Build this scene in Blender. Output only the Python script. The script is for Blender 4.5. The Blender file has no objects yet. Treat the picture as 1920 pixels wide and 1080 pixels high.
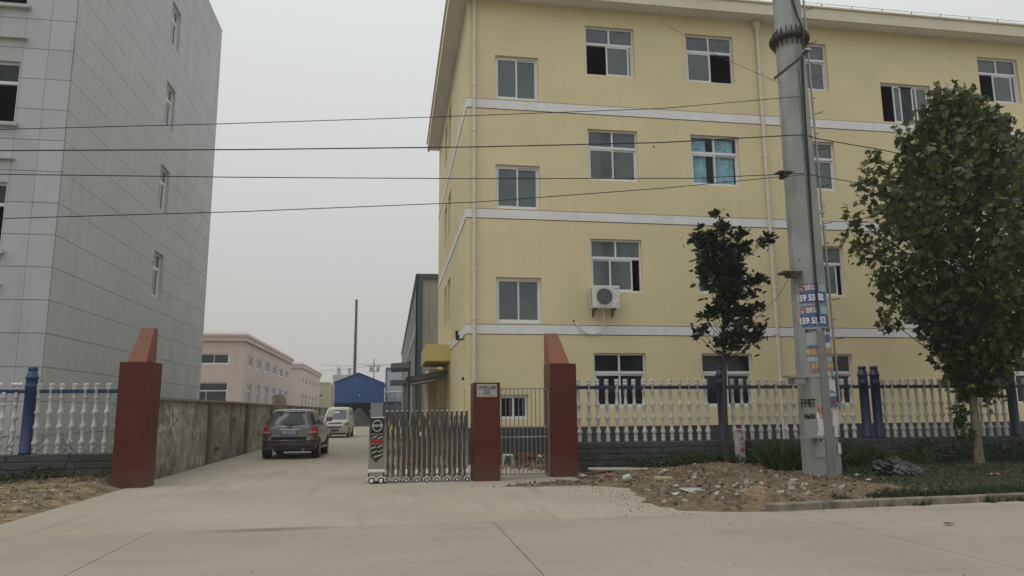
import bpy, bmesh, math, random
import numpy as np
from mathutils import Vector, Matrix
R = math.radians
random.seed(7)
S = bpy.context.scene
COL = S.collection

# ------------------------------------------------------------------ camera, world, sun, exposure
cam_d = bpy.data.cameras.new('camera'); cam = bpy.data.objects.new('camera', cam_d); COL.objects.link(cam)
yaw, pitch, roll, F = 0.164471877, 0.166611945, -0.00829996, 1367.5
fwd = Vector((math.sin(yaw)*math.cos(pitch), math.cos(yaw)*math.cos(pitch), math.sin(pitch)))
rgt = Vector((math.cos(yaw), -math.sin(yaw), 0)); up = rgt.cross(fwd)
r2 = math.cos(roll)*rgt + math.sin(roll)*up; u2 = -math.sin(roll)*rgt + math.cos(roll)*up
M = Matrix((r2, u2, -fwd)).transposed().to_4x4(); M.translation = Vector((0, 0, 1.6))
cam.matrix_world = M
cam_d.sensor_width = 36; cam_d.lens = 36*F/1920; cam_d.clip_start = .1; cam_d.clip_end = 4000
S.camera = cam
S.view_settings.view_transform = 'Standard'; S.view_settings.look = 'None'
S.view_settings.gamma = 1; S.view_settings.exposure = 0.0; S.view_settings.use_curve_mapping = False

SUN_EL, SUN_AZ = R(62), R(-108)          # azimuth measured from +Y towards +X
W = bpy.data.worlds.new('World'); S.world = W; W.use_nodes = True
nt = W.node_tree; nt.nodes.clear()
o = nt.nodes.new('ShaderNodeOutputWorld'); bg = nt.nodes.new('ShaderNodeBackground')
sky = nt.nodes.new('ShaderNodeTexSky'); sky.sky_type = 'NISHITA'; sky.sun_disc = False
sky.sun_elevation = SUN_EL; sky.sun_rotation = SUN_AZ; sky.dust_density = 8; sky.air_density = 1.2; sky.altitude = 30
mx = nt.nodes.new('ShaderNodeMix'); mx.data_type = 'RGBA'; mx.inputs[0].default_value = .93   # closed overcast deck over the clear sky
tc = nt.nodes.new('ShaderNodeTexCoord'); sp_ = nt.nodes.new('ShaderNodeSeparateXYZ'); nt.links.new(tc.outputs['Generated'], sp_.inputs[0])
el = nt.nodes.new('ShaderNodeMapRange'); nt.links.new(sp_.outputs['Z'], el.inputs[0])      # overcast deck: radiance grows with the sine of the elevation
oc = nt.nodes.new('ShaderNodeMix'); oc.data_type = 'RGBA'; nt.links.new(el.outputs[0], oc.inputs[0])
oc.inputs[6].default_value = (5.45, 5.28, 4.92, 1); oc.inputs[7].default_value = (10.4, 11.1, 11.3, 1); nt.links.new(oc.outputs[2], mx.inputs[7])
nt.links.new(sky.outputs[0], mx.inputs[6]); nt.links.new(mx.outputs[2], bg.inputs[0]); bg.inputs[1].default_value = .1
nt.links.new(bg.outputs[0], o.inputs[0])
sl = bpy.data.lights.new('sun', 'SUN'); sl.energy = .6; sl.angle = R(35); sl.color = (1, .95, .88)
so = bpy.data.objects.new('sun', sl); COL.objects.link(so); so.location = (-20, 30, 40)
sd = Vector((math.sin(SUN_AZ)*math.cos(SUN_EL), math.cos(SUN_AZ)*math.cos(SUN_EL), math.sin(SUN_EL)))
so.rotation_euler = sd.to_track_quat('Z', 'Y').to_euler()

# ------------------------------------------------------------------ materials
MATS = {}
def mat(name, col, rough=.8, metal=0, var=0, vscale=3, bump=0, bscale=40, spec=.5, isl=0, trans=0, col2=None, v2=0, v2scale=.4, coat=0, streak=0, grime=0):
    """procedural principled: base colour x noise variation, optional second stain colour, fine bump"""
    if name in MATS: return MATS[name]
    m = bpy.data.materials.new(name); m.use_nodes = True; n = m.node_tree; L = n.links
    b = n.nodes['Principled BSDF']; b.inputs['Roughness'].default_value = rough; b.inputs['Metallic'].default_value = metal
    b.inputs['Specular IOR Level'].default_value = spec; b.inputs['Coat Weight'].default_value = coat
    g = n.nodes.new('ShaderNodeNewGeometry')
    cur = n.nodes.new('ShaderNodeRGB'); cur.outputs[0].default_value = (*col, 1); out = cur.outputs[0]
    def noise(scale, detail=6):
        t = n.nodes.new('ShaderNodeTexNoise'); t.inputs['Scale'].default_value = scale; t.inputs['Detail'].default_value = detail
        L.new(g.outputs['Position'], t.inputs['Vector']); return t.outputs['Fac']
    def remap(fac, a, b_, lo, hi):
        r = n.nodes.new('ShaderNodeMapRange'); L.new(fac, r.inputs[0])
        for i, v in enumerate((a, b_, lo, hi)): r.inputs[i+1].default_value = v
        return r.outputs[0]
    def mulv(out, fac):
        h = n.nodes.new('ShaderNodeMix'); h.data_type = 'RGBA'; h.blend_type = 'MULTIPLY'; h.inputs[0].default_value = 1
        L.new(out, h.inputs[6]); L.new(fac, h.inputs[7]); return h.outputs[2]
    if col2 is not None:
        h = n.nodes.new('ShaderNodeMix'); h.data_type = 'RGBA'; L.new(out, h.inputs[6]); h.inputs[7].default_value = (*col2, 1)
        L.new(remap(noise(v2scale), .5-.12, .5+.18, 0, v2), h.inputs[0]); out = h.outputs[2]
    if var: out = mulv(out, remap(noise(vscale), .3, .7, 1-var, 1+var*.6))
    if isl: out = mulv(out, remap(g.outputs['Random Per Island'], 0, 1, 1-isl, 1+isl))
    if streak:       # rain runs: long vertical noise, broken up by a larger patchy noise
        mp = n.nodes.new('ShaderNodeMapping'); mp.inputs['Scale'].default_value = (5.5, 5.5, .22); L.new(g.outputs['Position'], mp.inputs['Vector'])
        t = n.nodes.new('ShaderNodeTexNoise'); t.inputs['Scale'].default_value = 1; t.inputs['Detail'].default_value = 7; L.new(mp.outputs[0], t.inputs['Vector'])
        a_ = n.nodes.new('ShaderNodeMath'); a_.operation = 'MULTIPLY'; L.new(remap(t.outputs['Fac'], .50, .72, 0, streak), a_.inputs[0]); L.new(remap(noise(.45), .42, .62, .15, 1), a_.inputs[1])
        iv = n.nodes.new('ShaderNodeMath'); iv.operation = 'SUBTRACT'; iv.inputs[0].default_value = 1; L.new(a_.outputs[0], iv.inputs[1]); out = mulv(out, iv.outputs[0])
    if grime:        # dirt splashed on the lowest half metre
        sz = n.nodes.new('ShaderNodeSeparateXYZ'); L.new(g.outputs['Position'], sz.inputs[0])
        ad = n.nodes.new('ShaderNodeMath'); ad.operation = 'MULTIPLY_ADD'; L.new(noise(5), ad.inputs[0]); ad.inputs[1].default_value = -.9; L.new(sz.outputs['Z'], ad.inputs[2])
        h = n.nodes.new('ShaderNodeMix'); h.data_type = 'RGBA'; L.new(remap(ad.outputs[0], -.4, .15, grime, 0), h.inputs[0]); L.new(out, h.inputs[6]); h.inputs[7].default_value = (.20, .16, .11, 1); out = h.outputs[2]
    L.new(out, b.inputs['Base Color'])
    if bump:
        bp = n.nodes.new('ShaderNodeBump'); bp.inputs['Strength'].default_value = bump; bp.inputs['Distance'].default_value = .02
        L.new(noise(bscale, 4), bp.inputs['Height']); L.new(bp.outputs[0], b.inputs['Normal'])
    if trans:
        tr = n.nodes.new('ShaderNodeBsdfTranslucent'); L.new(out, tr.inputs['Color'])
        ms = n.nodes.new('ShaderNodeMixShader'); ms.inputs[0].default_value = trans
        L.new(b.outputs[0], ms.inputs[1]); L.new(tr.outputs[0], ms.inputs[2]); L.new(ms.outputs[0], n.nodes['Material Output'].inputs[0])
    MATS[name] = m; return m
def glass(name, col, clear, rough=.06, spec=.6):
    m = mat(name, col, rough, spec=spec, var=.15, vscale=1.5); n = m.node_tree
    t = n.nodes.new('ShaderNodeBsdfTransparent'); ms = n.nodes.new('ShaderNodeMixShader'); ms.inputs[0].default_value = clear
    n.links.new(n.nodes['Principled BSDF'].outputs[0], ms.inputs[1]); n.links.new(t.outputs[0], ms.inputs[2])
    n.links.new(ms.outputs[0], n.nodes['Material Output'].inputs[0]); return m

def concrete(name, col, stain):
    m = mat(name, col, .88, var=.10, vscale=.45, bump=.35, bscale=55, col2=stain, v2=.6, v2scale=.25); n = m.node_tree; L = n.links; b = n.nodes['Principled BSDF']
    g = n.nodes.new('ShaderNodeNewGeometry'); out = b.inputs['Base Color'].links[0].from_socket
    def layer(out, scale, lo, hi, amt, colr, stretch=(1,1,1), detail=5):
        mp = n.nodes.new('ShaderNodeMapping'); mp.inputs['Scale'].default_value = stretch; L.new(g.outputs['Position'], mp.inputs['Vector'])
        t = n.nodes.new('ShaderNodeTexNoise'); t.inputs['Scale'].default_value = scale; t.inputs['Detail'].default_value = detail; L.new(mp.outputs[0], t.inputs['Vector'])
        r = n.nodes.new('ShaderNodeMapRange'); L.new(t.outputs['Fac'], r.inputs[0])
        for i, v in enumerate((lo, hi, 0, amt)): r.inputs[i+1].default_value = v
        h = n.nodes.new('ShaderNodeMix'); h.data_type = 'RGBA'; L.new(r.outputs[0], h.inputs[0]); L.new(out, h.inputs[6]); h.inputs[7].default_value = (*colr, 1); return h.outputs[2]
    out = layer(out, 1.3, .55, .72, .45, tuple(c*.80 for c in stain), (.35, 1.6, 1) if name[0] == 's' else (2.2, .16, 1))       # tyre-dragged dust
    out = layer(out, 9, .52, .70, .35, tuple(c*.78 for c in stain), (1, 1, 1), 9)
    out = layer(out, 55, .60, .74, .55, tuple(c*.55 for c in stain))                         # grit
    out = layer(out, 38, .62, .75, .5, tuple(min(.6, c*1.5) for c in col))
    out = layer(out, 2.7, .62, .74, .22, (.27, .215, .15), (1, 1, 1), 8)                      # brown soil marks
    # one smear of soil across the entrance
    mp = n.nodes.new('ShaderNodeMapping'); mp.inputs['Location'].default_value = (1.65*.9, -10.95*4.5, 0); mp.inputs['Scale'].default_value = (.9, 4.5, 1); L.new(g.outputs['Position'], mp.inputs['Vector'])
    ln = n.nodes.new('ShaderNodeVectorMath'); ln.operation = 'LENGTH'; L.new(mp.outputs[0], ln.inputs[0])
    r = n.nodes.new('ShaderNodeMapRange'); L.new(ln.outputs['Value'], r.inputs[0])
    for i, v in enumerate((.25, 1.0, .7, 0)): r.inputs[i+1].default_value = v
    h = n.nodes.new('ShaderNodeMix'); h.data_type = 'RGBA'; L.new(r.outputs[0], h.inputs[0]); L.new(out, h.inputs[6]); h.inputs[7].default_value = (.17, .125, .085, 1)
    L.new(h.outputs[2], b.inputs['Base Color']); return m
m_yel = mat('yellow_render', (.76, .665, .40), .92, var=.06, vscale=.6, bump=.25, bscale=60, col2=(.66, .575, .35), v2=.45, v2scale=.5, streak=.045)
m_yel2 = mat('ochre_render', (.68, .55, .22), .9, var=.05)
m_band = mat('white_band_paint', (.80, .81, .81), .8, var=.06, vscale=1.2, bump=.1, streak=.15)
m_line = mat('brown_groove', (.10, .07, .06), .9)
m_cream = mat('cream_eave', (.68, .64, .48), .85, var=.06, vscale=1)
m_soff = mat('grey_soffit', (.74, .73, .68), .9, var=.08, vscale=.8)
m_pvc = mat('white_pvc', (.74, .75, .76), .4, var=.04)
m_pipe = mat('cream_downpipe', (.66, .62, .52), .5, var=.06, vscale=4)
m_glass = glass('window_glass', (.155, .185, .20), .30)
m_glassc = glass('clear_window_glass', (.10, .12, .13), .88)
m_glassd = glass('dark_window_glass', (.028, .032, .034), .45)
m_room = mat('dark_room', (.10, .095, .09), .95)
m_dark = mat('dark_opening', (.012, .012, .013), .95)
m_curt = mat('cyan_curtain', (.50, .86, .98), .9, col2=(.20, .38, .52), v2=.75, v2scale=4.5)
m_tile = mat('dark_plinth_tile', (.05, .053, .06), .55, var=.25, vscale=2, isl=.2)
m_lpan = mat('grey_wall_panel', (.465, .485, .485), .7, var=.05, vscale=.7, bump=.08, isl=.055, streak=.10)
m_ljoint = mat('panel_joint', (.05, .053, .053), .9)
m_red = mat('red_granite', (.112, .026, .0155), .38, var=.22, vscale=45, spec=.25, col2=(.09, .021, .013), v2=.5, v2scale=1.2, grime=.22)
m_redl = mat('skylit_red_granite', (.235, .095, .055), .45, var=.3, vscale=60, spec=.3)  # cap granite: browner tone, plus sky light on its tilted front painted in
m_conc = concrete('road_concrete', (.395, .352, .285), (.315, .262, .197))
m_conc2 = concrete('slab_concrete', (.345, .302, .250), (.30, .252, .20))
m_cement = mat('stained_cement', (.40, .365, .30), .95, var=.45, vscale=4, bump=.8, bscale=18, col2=(.12, .11, .088), v2=.8, v2scale=1.3, streak=.4)
m_cope = mat('cement_coping', (.22, .20, .17), .95, var=.3, vscale=3, bump=.5, bscale=20)
m_block = mat('split_stone_block', (.085, .088, .092), .95, var=.3, vscale=6, bump=1, bscale=30, isl=0, col2=(.06, .065, .035), v2=.6, v2scale=1.3)
m_mortar = mat('mortar', (.10, .10, .085), .95, var=.3, vscale=5)
m_bal = mat('white_concrete_baluster', (.60, .60, .58), .75, var=.12, vscale=7, col2=(.33, .31, .26), v2=.5, v2scale=4)
m_blue = mat('navy_paint', (.010, .023, .075), .5, var=.2, vscale=6, col2=(.03, .04, .06), v2=.5, v2scale=5)
m_chrome = mat('polished_steel', (.50, .48, .45), .16, metal=1, var=.15, vscale=9)
m_steel = mat('dull_steel', (.36, .35, .33), .45, metal=.7, var=.15, vscale=6)
m_galv = mat('galvanised_steel', (.33, .35, .33), .62, metal=.25, var=.12, vscale=2.2, bump=.1, col2=(.22, .235, .23), v2=.6, v2scale=1.6)
m_rust = mat('rusted_iron', (.09, .075, .065), .8, metal=.3, var=.3, vscale=8)
m_blk = mat('black_rubber', (.015, .015, .016), .7)
m_blkp = mat('black_plastic', (.02, .02, .022), .35)
m_white = mat('white_plastic', (.72, .72, .70), .4, var=.03)
m_pink = mat('pink_render', (.62, .49, .42), .92, var=.06, vscale=.4, streak=.2)
m_pinkt = mat('pink_parapet', (.58, .41, .38), .9)
m_green = mat('sage_cladding', (.40, .405, .345), .7, var=.08, vscale=.5)
m_teal = mat('teal_trim', (.075, .105, .125), .6)
m_bluew = mat('blue_steel_sheet', (.026, .105, .33), .55, var=.08, vscale=.5)
m_pblue = mat('pale_blue_sheet', (.50, .55, .60), .7)
m_btrim = mat('mid_blue_trim', (.08, .13, .30), .6)
m_pyel = mat('pale_yellow_render', (.48, .46, .27), .9)
m_grey = mat('grey_render', (.33, .34, .33), .9)
m_coal = mat('coal', (.035, .037, .04), .95, var=.4, vscale=2, bump=1, bscale=6)
m_dirt = mat('brown_dirt', (.195, .142, .083), 1, var=.5, vscale=9, bump=1, bscale=30, col2=(.10, .068, .042), v2=.9, v2scale=2.1)
m_soil = mat('grassy_soil', (.055, .055, .028), 1, var=.5, vscale=8, bump=1, bscale=30, col2=(.09, .07, .042), v2=.6, v2scale=2)
m_kerb = mat('old_kerb_concrete', (.27, .24, .185), .95, var=.35, vscale=4, bump=.7, bscale=25, col2=(.12, .105, .07), v2=.8, v2scale=2.5)
m_dirtl = mat('straw_dirt', (.30, .225, .125), 1, var=.5, vscale=8, bump=1, bscale=26, col2=(.09, .062, .038), v2=.95, v2scale=2.6)
m_earth = mat('open_ground', (.20, .17, .12), 1, var=.3, vscale=.2)
m_stone = mat('rubble_stone', (.185, .15, .105), .95, isl=.65, var=.3, vscale=20)
m_stonew = mat('pale_rubble', (.34, .30, .245), .95, isl=.3, var=.2, vscale=20)
m_brick = mat('broken_brick', (.20, .085, .06), .95, isl=.4, var=.2, vscale=20)
m_leafp = mat('plane_leaf', (.080, .118, .022), .45, isl=.65, trans=.28, spec=.4, col2=(.085, .062, .025), v2=.75, v2scale=1.6)
m_leafm = mat('magnolia_leaf', (.026, .042, .016), .33, isl=.5, trans=.06, spec=.5)
m_grass = mat('dark_grass', (.034, .062, .016), .7, isl=.5, trans=.25, col2=(.055, .062, .022), v2=.5, v2scale=1.1)
m_weed = mat('weed_leaf', (.036, .062, .018), .6, isl=.5, trans=.25)
m_bark = mat('pale_bark', (.20, .175, .12), .95, var=.35, vscale=10, bump=.8, bscale=25)
m_barkd = mat('dark_bark', (.055, .045, .038), .95, var=.3, vscale=10, bump=.8, bscale=30)
m_suv = mat('graphite_paint', (.105, .102, .105), .28, metal=.55, coat=.6)
m_cglass = mat('car_glass', (.014, .017, .018), .06, spec=.55)
m_vanp = mat('cream_van_paint', (.50, .47, .39), .35, coat=.3)
m_tail = mat('red_lamp', (.30, .012, .012), .2, coat=.5)
m_lampw = mat('clear_lamp', (.40, .41, .41), .12, var=.3, vscale=30)
m_plate = mat('blue_plate', (.03, .06, .28), .4)
m_ink = mat('black_ink', (.02, .02, .02), .8)
m_wink = mat('white_ink', (.75, .75, .75), .7)
m_rink = mat('red_ink', (.42, .05, .04), .7)
m_yink = mat('yellow_ink', (.50, .42, .16), .7)
m_poster = mat('blue_poster', (.045, .115, .30), .7, var=.25, vscale=14, col2=(.16,.20,.26), v2=.6, v2scale=9)
m_posterr = mat('orange_poster', (.36, .15, .10), .75, var=.25, vscale=14, col2=(.36,.30,.27), v2=.8, v2scale=9)
m_paper = mat('white_paper', (.62, .62, .60), .8, var=.12, vscale=9)
m_brass = mat('brushed_plate', (.42, .41, .38), .4, metal=.4)
m_cable = mat('black_cable', (.018, .018, .02), .6)
m_redp = mat('red_plastic', (.36, .015, .018), .35)
m_yelp = mat('yellow_plastic', (.55, .38, .03), .5)
m_bag = mat('black_bag_film', (.016, .0165, .018), .3, bump=1, bscale=14, spec=.6)
m_graf = mat('faded_white_paint', (.66, .64, .60), .9, var=.3, vscale=20)

# ------------------------------------------------------------------ mesh helpers
ORIG = {}
class MB:
    def __init__(s): s.v = []; s.f = []
    def box(s, x0, x1, y0, y1, z0, z1, fm=None):
        n = len(s.v); P = [(x0,y0,z0),(x1,y0,z0),(x1,y1,z0),(x0,y1,z0),(x0,y0,z1),(x1,y0,z1),(x1,y1,z1),(x0,y1,z1)]
        s.v += [fm(*p) for p in P] if fm else P
        s.f += [(n,n+3,n+2,n+1),(n+4,n+5,n+6,n+7),(n,n+1,n+5,n+4),(n+1,n+2,n+6,n+5),(n+2,n+3,n+7,n+6),(n+3,n,n+4,n+7)]; return s
    def hexa(s, P):
        n = len(s.v); s.v += list(P)
        s.f += [(n,n+3,n+2,n+1),(n+4,n+5,n+6,n+7),(n,n+1,n+5,n+4),(n+1,n+2,n+6,n+5),(n+2,n+3,n+7,n+6),(n+3,n,n+4,n+7)]; return s
    def quad(s, *P):
        n = len(s.v); s.v += list(P); s.f.append(tuple(range(n, n+len(P)))); return s
    def tube(s, pts, r, n=6, caps=True):
        pts = [Vector(p) for p in pts]; rs = r if isinstance(r, (list, tuple)) else [r]*len(pts); base = len(s.v)
        t0 = (pts[1]-pts[0]).normalized(); a = Vector((0,0,1)) if abs(t0.z) < .9 else Vector((1,0,0)); u = t0.cross(a).normalized()
        for i, p in enumerate(pts):
            t = (pts[min(i+1, len(pts)-1)]-pts[max(i-1, 0)]).normalized()
            u = (u - t*u.dot(t)).normalized(); w = t.cross(u)
            for k in range(n):
                c = 2*math.pi*(k+.5)/n; s.v.append(tuple(p + (u*math.cos(c)+w*math.sin(c))*rs[i]))
        for i in range(len(pts)-1):
            for k in range(n):
                a0 = base+i*n+k; a1 = base+i*n+(k+1) % n; s.f.append((a0, a1, a1+n, a0+n))
        if caps:
            s.f.append(tuple(base+k for k in range(n))[::-1]); e = base+(len(pts)-1)*n; s.f.append(tuple(e+k for k in range(n)))
        return s
    def lathe(s, prof, c=(0,0,0), n=12, axis='z'):
        b = len(s.v)
        for (r, h) in prof:
            for k in range(n):
                a = 2*math.pi*(k+.5)/n; x, y = r*math.cos(a), r*math.sin(a)
                p = (x, y, h) if axis == 'z' else ((x, h, y) if axis == 'y' else (h, x, y))
                s.v.append((c[0]+p[0], c[1]+p[1], c[2]+p[2]))
        for i in range(len(prof)-1):
            for k in range(n):
                a0 = b+i*n+k; a1 = b+i*n+(k+1) % n; s.f.append((a0, a1, a1+n, a0+n))
        s.f.append(tuple(b+k for k in range(n))[::-1]); e = b+(len(prof)-1)*n; s.f.append(tuple(e+k for k in range(n)))
        return s
    def mesh(s, name, m, off=(0,0,0)):
        me = bpy.data.meshes.new(name); me.from_pydata([(v[0]-off[0], v[1]-off[1], v[2]-off[2]) for v in s.v], [], s.f)
        me.materials.append(m); return me
    def build(s, name, m, parent=None, smooth=False, bevel=0, loc=None, seg=1, local=False, kind=None, label=None):
        off = (0,0,0)
        if parent is not None and not local: off = ORIG.get(parent.name, (0,0,0))
        me = s.mesh(name, m, off)
        if bevel:
            bm = bmesh.new(); bm.from_mesh(me); bmesh.ops.recalc_face_normals(bm, faces=bm.faces)
            ed = [e for e in bm.edges if len(e.link_faces) == 2 and e.calc_face_angle(0) > R(30)]
            bmesh.ops.bevel(bm, geom=ed, offset=bevel, segments=seg, affect='EDGES', profile=.6, clamp_overlap=True)
            bm.to_mesh(me); bm.free()
        if smooth:
            me.shade_smooth()
            try: me.set_sharp_from_angle(angle=R(42))
            except Exception: pass
        ob = bpy.data.objects.new(name, me); COL.objects.link(ob)
        if parent is not None:
            ob.parent = parent; ORIG[ob.name] = off
        if loc is not None: ob.location = loc
        if kind: ob['kind'] = kind
        if label: ob['label'] = label
        return ob
def inst(name, me, parent, pos, rz=0, scale=None):
    """one more piece sharing a mesh; pos in world coordinates"""
    ob = bpy.data.objects.new(name, me); COL.objects.link(ob); ob.parent = parent
    o_ = ORIG.get(parent.name, (0,0,0)) if parent is not None else (0,0,0)
    ob.location = (pos[0]-o_[0], pos[1]-o_[1], pos[2]-o_[2]); ob.rotation_euler = (0, 0, rz)
    if scale: ob.scale = scale
    return ob
def thing(name, label, cat, loc=(0,0,0), rz=0, group=None, local=False):
    ob = bpy.data.objects.new(name, None); COL.objects.link(ob); ob.location = loc; ob.rotation_euler = (0,0,rz)
    ob.empty_display_size = .2; ob['label'] = label; ob['category'] = cat
    if group: ob['group'] = group
    ORIG[ob.name] = (0,0,0) if local else tuple(loc)
    return ob
def tag(ob, label, cat, group=None):
    ob['label'] = label; ob['category'] = cat
    if group: ob['group'] = group
    return ob
def text_mesh(body, size, m, name='lettering', bold=0, align='CENTER', sx=1):
    cu = bpy.data.curves.new('t', 'FONT'); cu.body = body; cu.size = size; cu.align_x = align; cu.align_y = 'CENTER'
    cu.offset = bold; cu.resolution_u = 3
    t = bpy.data.objects.new('t', cu); COL.objects.link(t); bpy.context.view_layer.update()
    me = bpy.data.meshes.new_from_object(t.evaluated_get(bpy.context.evaluated_depsgraph_get()))
    COL.objects.unlink(t); bpy.data.objects.remove(t); me.name = name; me.materials.clear(); me.materials.append(m)
    if sx != 1:
        for v in me.vertices: v.co.x *= sx
    return me
def text(body, size, m, parent, pos, face='-y', bold=0, sx=1, rot=0, local=False, align='CENTER'):
    """flat lettering standing upright; pos is its centre; face = the direction it looks"""
    me = text_mesh(body, size, m, bold=bold, sx=sx, align=align); ob = bpy.data.objects.new('lettering', me); COL.objects.link(ob); ob.parent = parent
    o_ = (0,0,0) if local else ORIG.get(parent.name, (0,0,0)); ob.location = (pos[0]-o_[0], pos[1]-o_[1], pos[2]-o_[2])
    ob.rotation_mode = 'XYZ'
    ob.rotation_euler = {'-y': (R(90), rot, 0), '+x': (R(90), rot, R(90)), '+y': (R(90), rot, R(180))}[face]
    return ob

# scatter many small shapes into one mesh
def many(name, tv, tf, mats4, m, parent=None, kind='stuff'):
    tv = np.array(tv, float); n = len(tv); N = len(mats4); A = np.array(mats4)
    vv = np.einsum('nij,vj->nvi', A[:, :3, :3], tv) + A[:, None, :3, 3]
    if parent is not None: vv = vv - np.array(ORIG.get(parent.name, (0,0,0)))
    vv = vv.reshape(-1, 3)
    faces = [tuple(i*n+k for k in f) for i in range(N) for f in tf]
    me = bpy.data.meshes.new(name); me.from_pydata(vv.tolist(), [], faces); me.materials.append(m)
    ob = bpy.data.objects.new(name, me); COL.objects.link(ob)
    if parent is not None: ob.parent = parent
    if kind: ob['kind'] = kind
    return ob
def xf(p, direction, size, rollr=None, sc=(1,1,1)):
    """matrix whose +Y axis looks along direction"""
    d = Vector(direction).normalized(); a = Vector((0,0,1)) if abs(d.z) < .95 else Vector((1,0,0))
    x = d.cross(a).normalized(); z = x.cross(d)
    rr = random.uniform(0, 6.28) if rollr is None else rollr
    x2 = x*math.cos(rr)+z*math.sin(rr); z2 = -x*math.sin(rr)+z*math.cos(rr)
    m = np.eye(4); m[:3, 0] = x2*size*sc[0]; m[:3, 1] = d*size*sc[1]; m[:3, 2] = z2*size*sc[2]; m[:3, 3] = p
    return m
def hnoise(x, y, seed=0):
    return (math.sin(x*2.1+seed)*math.cos(y*1.7-seed*.7)+.5*math.sin(x*5.3+y*3.1+seed)+.35*math.cos(x*9.7-y*8.3)+.25*math.sin(x*17+y*15+seed*2))/2.1

# face mappings: (u along the wall, d inwards, z)
def F_front(Y): return lambda u, d, z: (u, Y+d, z)
def F_left(X): return lambda u, d, z: (X+d, u, z)      # wall looking towards -X
def F_right(X): return lambda u, d, z: (X-d, u, z)     # wall looking towards +X
def wall_mb(mb, fm, u0, u1, z0, z1, holes, thick=.24):
    us = sorted({u0, u1, *[h[0] for h in holes], *[h[1] for h in holes]}); zs = sorted({z0, z1, *[h[2] for h in holes], *[h[3] for h in holes]})
    us = [u for u in us if u0 <= u <= u1]; zs = [z for z in zs if z0 <= z <= z1]
    for i in range(len(us)-1):
        k = 0
        while k < len(zs)-1:
            uc = (us[i]+us[i+1])/2
            def inh(k): zc = (zs[k]+zs[k+1])/2; return any(h[0] < uc < h[1] and h[2] < zc < h[3] for h in holes)
            if inh(k): k += 1; continue
            j = k
            while j+1 < len(zs)-1 and not inh(j+1): j += 1
            a, b, c, d = us[i], us[i+1], zs[k], zs[j+1]
            mb.quad(fm(a,0,c), fm(b,0,c), fm(b,0,d), fm(a,0,d)); k = j+1
    for (a, b, c, d) in holes:
        mb.quad(fm(a,0,c), fm(a,thick,c), fm(a,thick,d), fm(a,0,d)); mb.quad(fm(b,0,c), fm(b,thick,c), fm(b,thick,d), fm(b,0,d))
        mb.quad(fm(a,0,c), fm(b,0,c), fm(b,thick,c), fm(a,thick,c)); mb.quad(fm(a,0,d), fm(b,0,d), fm(b,thick,d), fm(a,thick,d))
    return mb
def bars(mb, fm, u0, u1, z0, z1, w, d0, d1):
    mb.box(u0, u0+w, d0, d1, z0, z1, fm); mb.box(u1-w, u1, d0, d1, z0, z1, fm)
    mb.box(u0+w, u1-w, d0, d1, z0, z0+w, fm); mb.box(u0+w, u1-w, d0, d1, z1-w, z1, fm)
def window(parent, fm, u0, u1, z0, z1, top=.6, sashes=((0, .52), (.48, 1)), gl=None, topmull=True, fw=.06, sill=False):
    gl = gl or m_glass; g = .004
    mb = MB(); bars(mb, fm, u0+g, u1-g, z0+g, z1-g, fw, .10, .19)
    zt = z1
    if top:
        zt = z1-top; mb.box(u0+fw, u1-fw, .10, .19, zt-.045, zt+.045, fm)
        if topmull: mb.box((u0+u1)/2-.03, (u0+u1)/2+.03, .105, .185, zt+.045, z1-fw, fm)
        zt -= .045
    w = mb.build('window', m_pvc, parent)
    if top:
        halves = ((u0+fw, (u0+u1)/2-.03), ((u0+u1)/2+.03, u1-fw)) if topmull else ((u0+fw, u1-fw),)
        for a, b in halves: MB().box(a, b, .143, .149, z1-top+.045, z1-fw, fm).build('pane', gl, w)
    a0, a1 = u0+fw, u1-fw; zb, ztt = z0+fw, zt-(0 if top else fw)
    for i, (p, q) in enumerate(sashes):
        d0 = .112 if i % 2 == 0 else .150
        s0, s1 = a0+(a1-a0)*p, a0+(a1-a0)*q
        sb = MB(); bars(sb, fm, s0, s1, zb+.003, ztt-.003, .052, d0, d0+.034); sb.build('sash', m_pvc, w)
        MB().box(s0+.052, s1-.052, d0+.014, d0+.02, zb+.055, ztt-.055, fm).build('pane', gl, w)
    return w

# ================================================================== SETTING
def sheet(name, m, x0, x1, y0, y1, z):
    ob = MB().quad((x0,y0,z),(x1,y0,z),(x1,y1,z),(x0,y1,z)).build(name, m); ob['kind'] = 'structure'; return ob
sheet('ground', m_earth, -1500, 1500, -1500, 1500, -.06)
sheet('courtyard', m_conc, -5.66, 40, 11.02, 20.9, 0)
# driveway cast in bays with joints
drive = sheet('driveway', m_conc, -5.66, 40, 20.908, 150, 0)
road = sheet('road', m_mortar, -60, 70, -8.6, 11.015, -.02)
slabme = {}
for i in range(-8, 9):
    for j, (ya, yb) in enumerate(((6.1, 11.012), (1.2, 6.09), (-3.7, 1.19), (-8.6, -3.71))):
        x0 = -3.20+i*4.72
        key = round(yb-ya, 2)
        if key not in slabme: slabme[key] = MB().box(.006, 4.714, 0, yb-ya, -.019, 0).mesh('road_slab', m_conc2)
        inst('road_slab', slabme[key], road, (x0, ya, 0))

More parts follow.
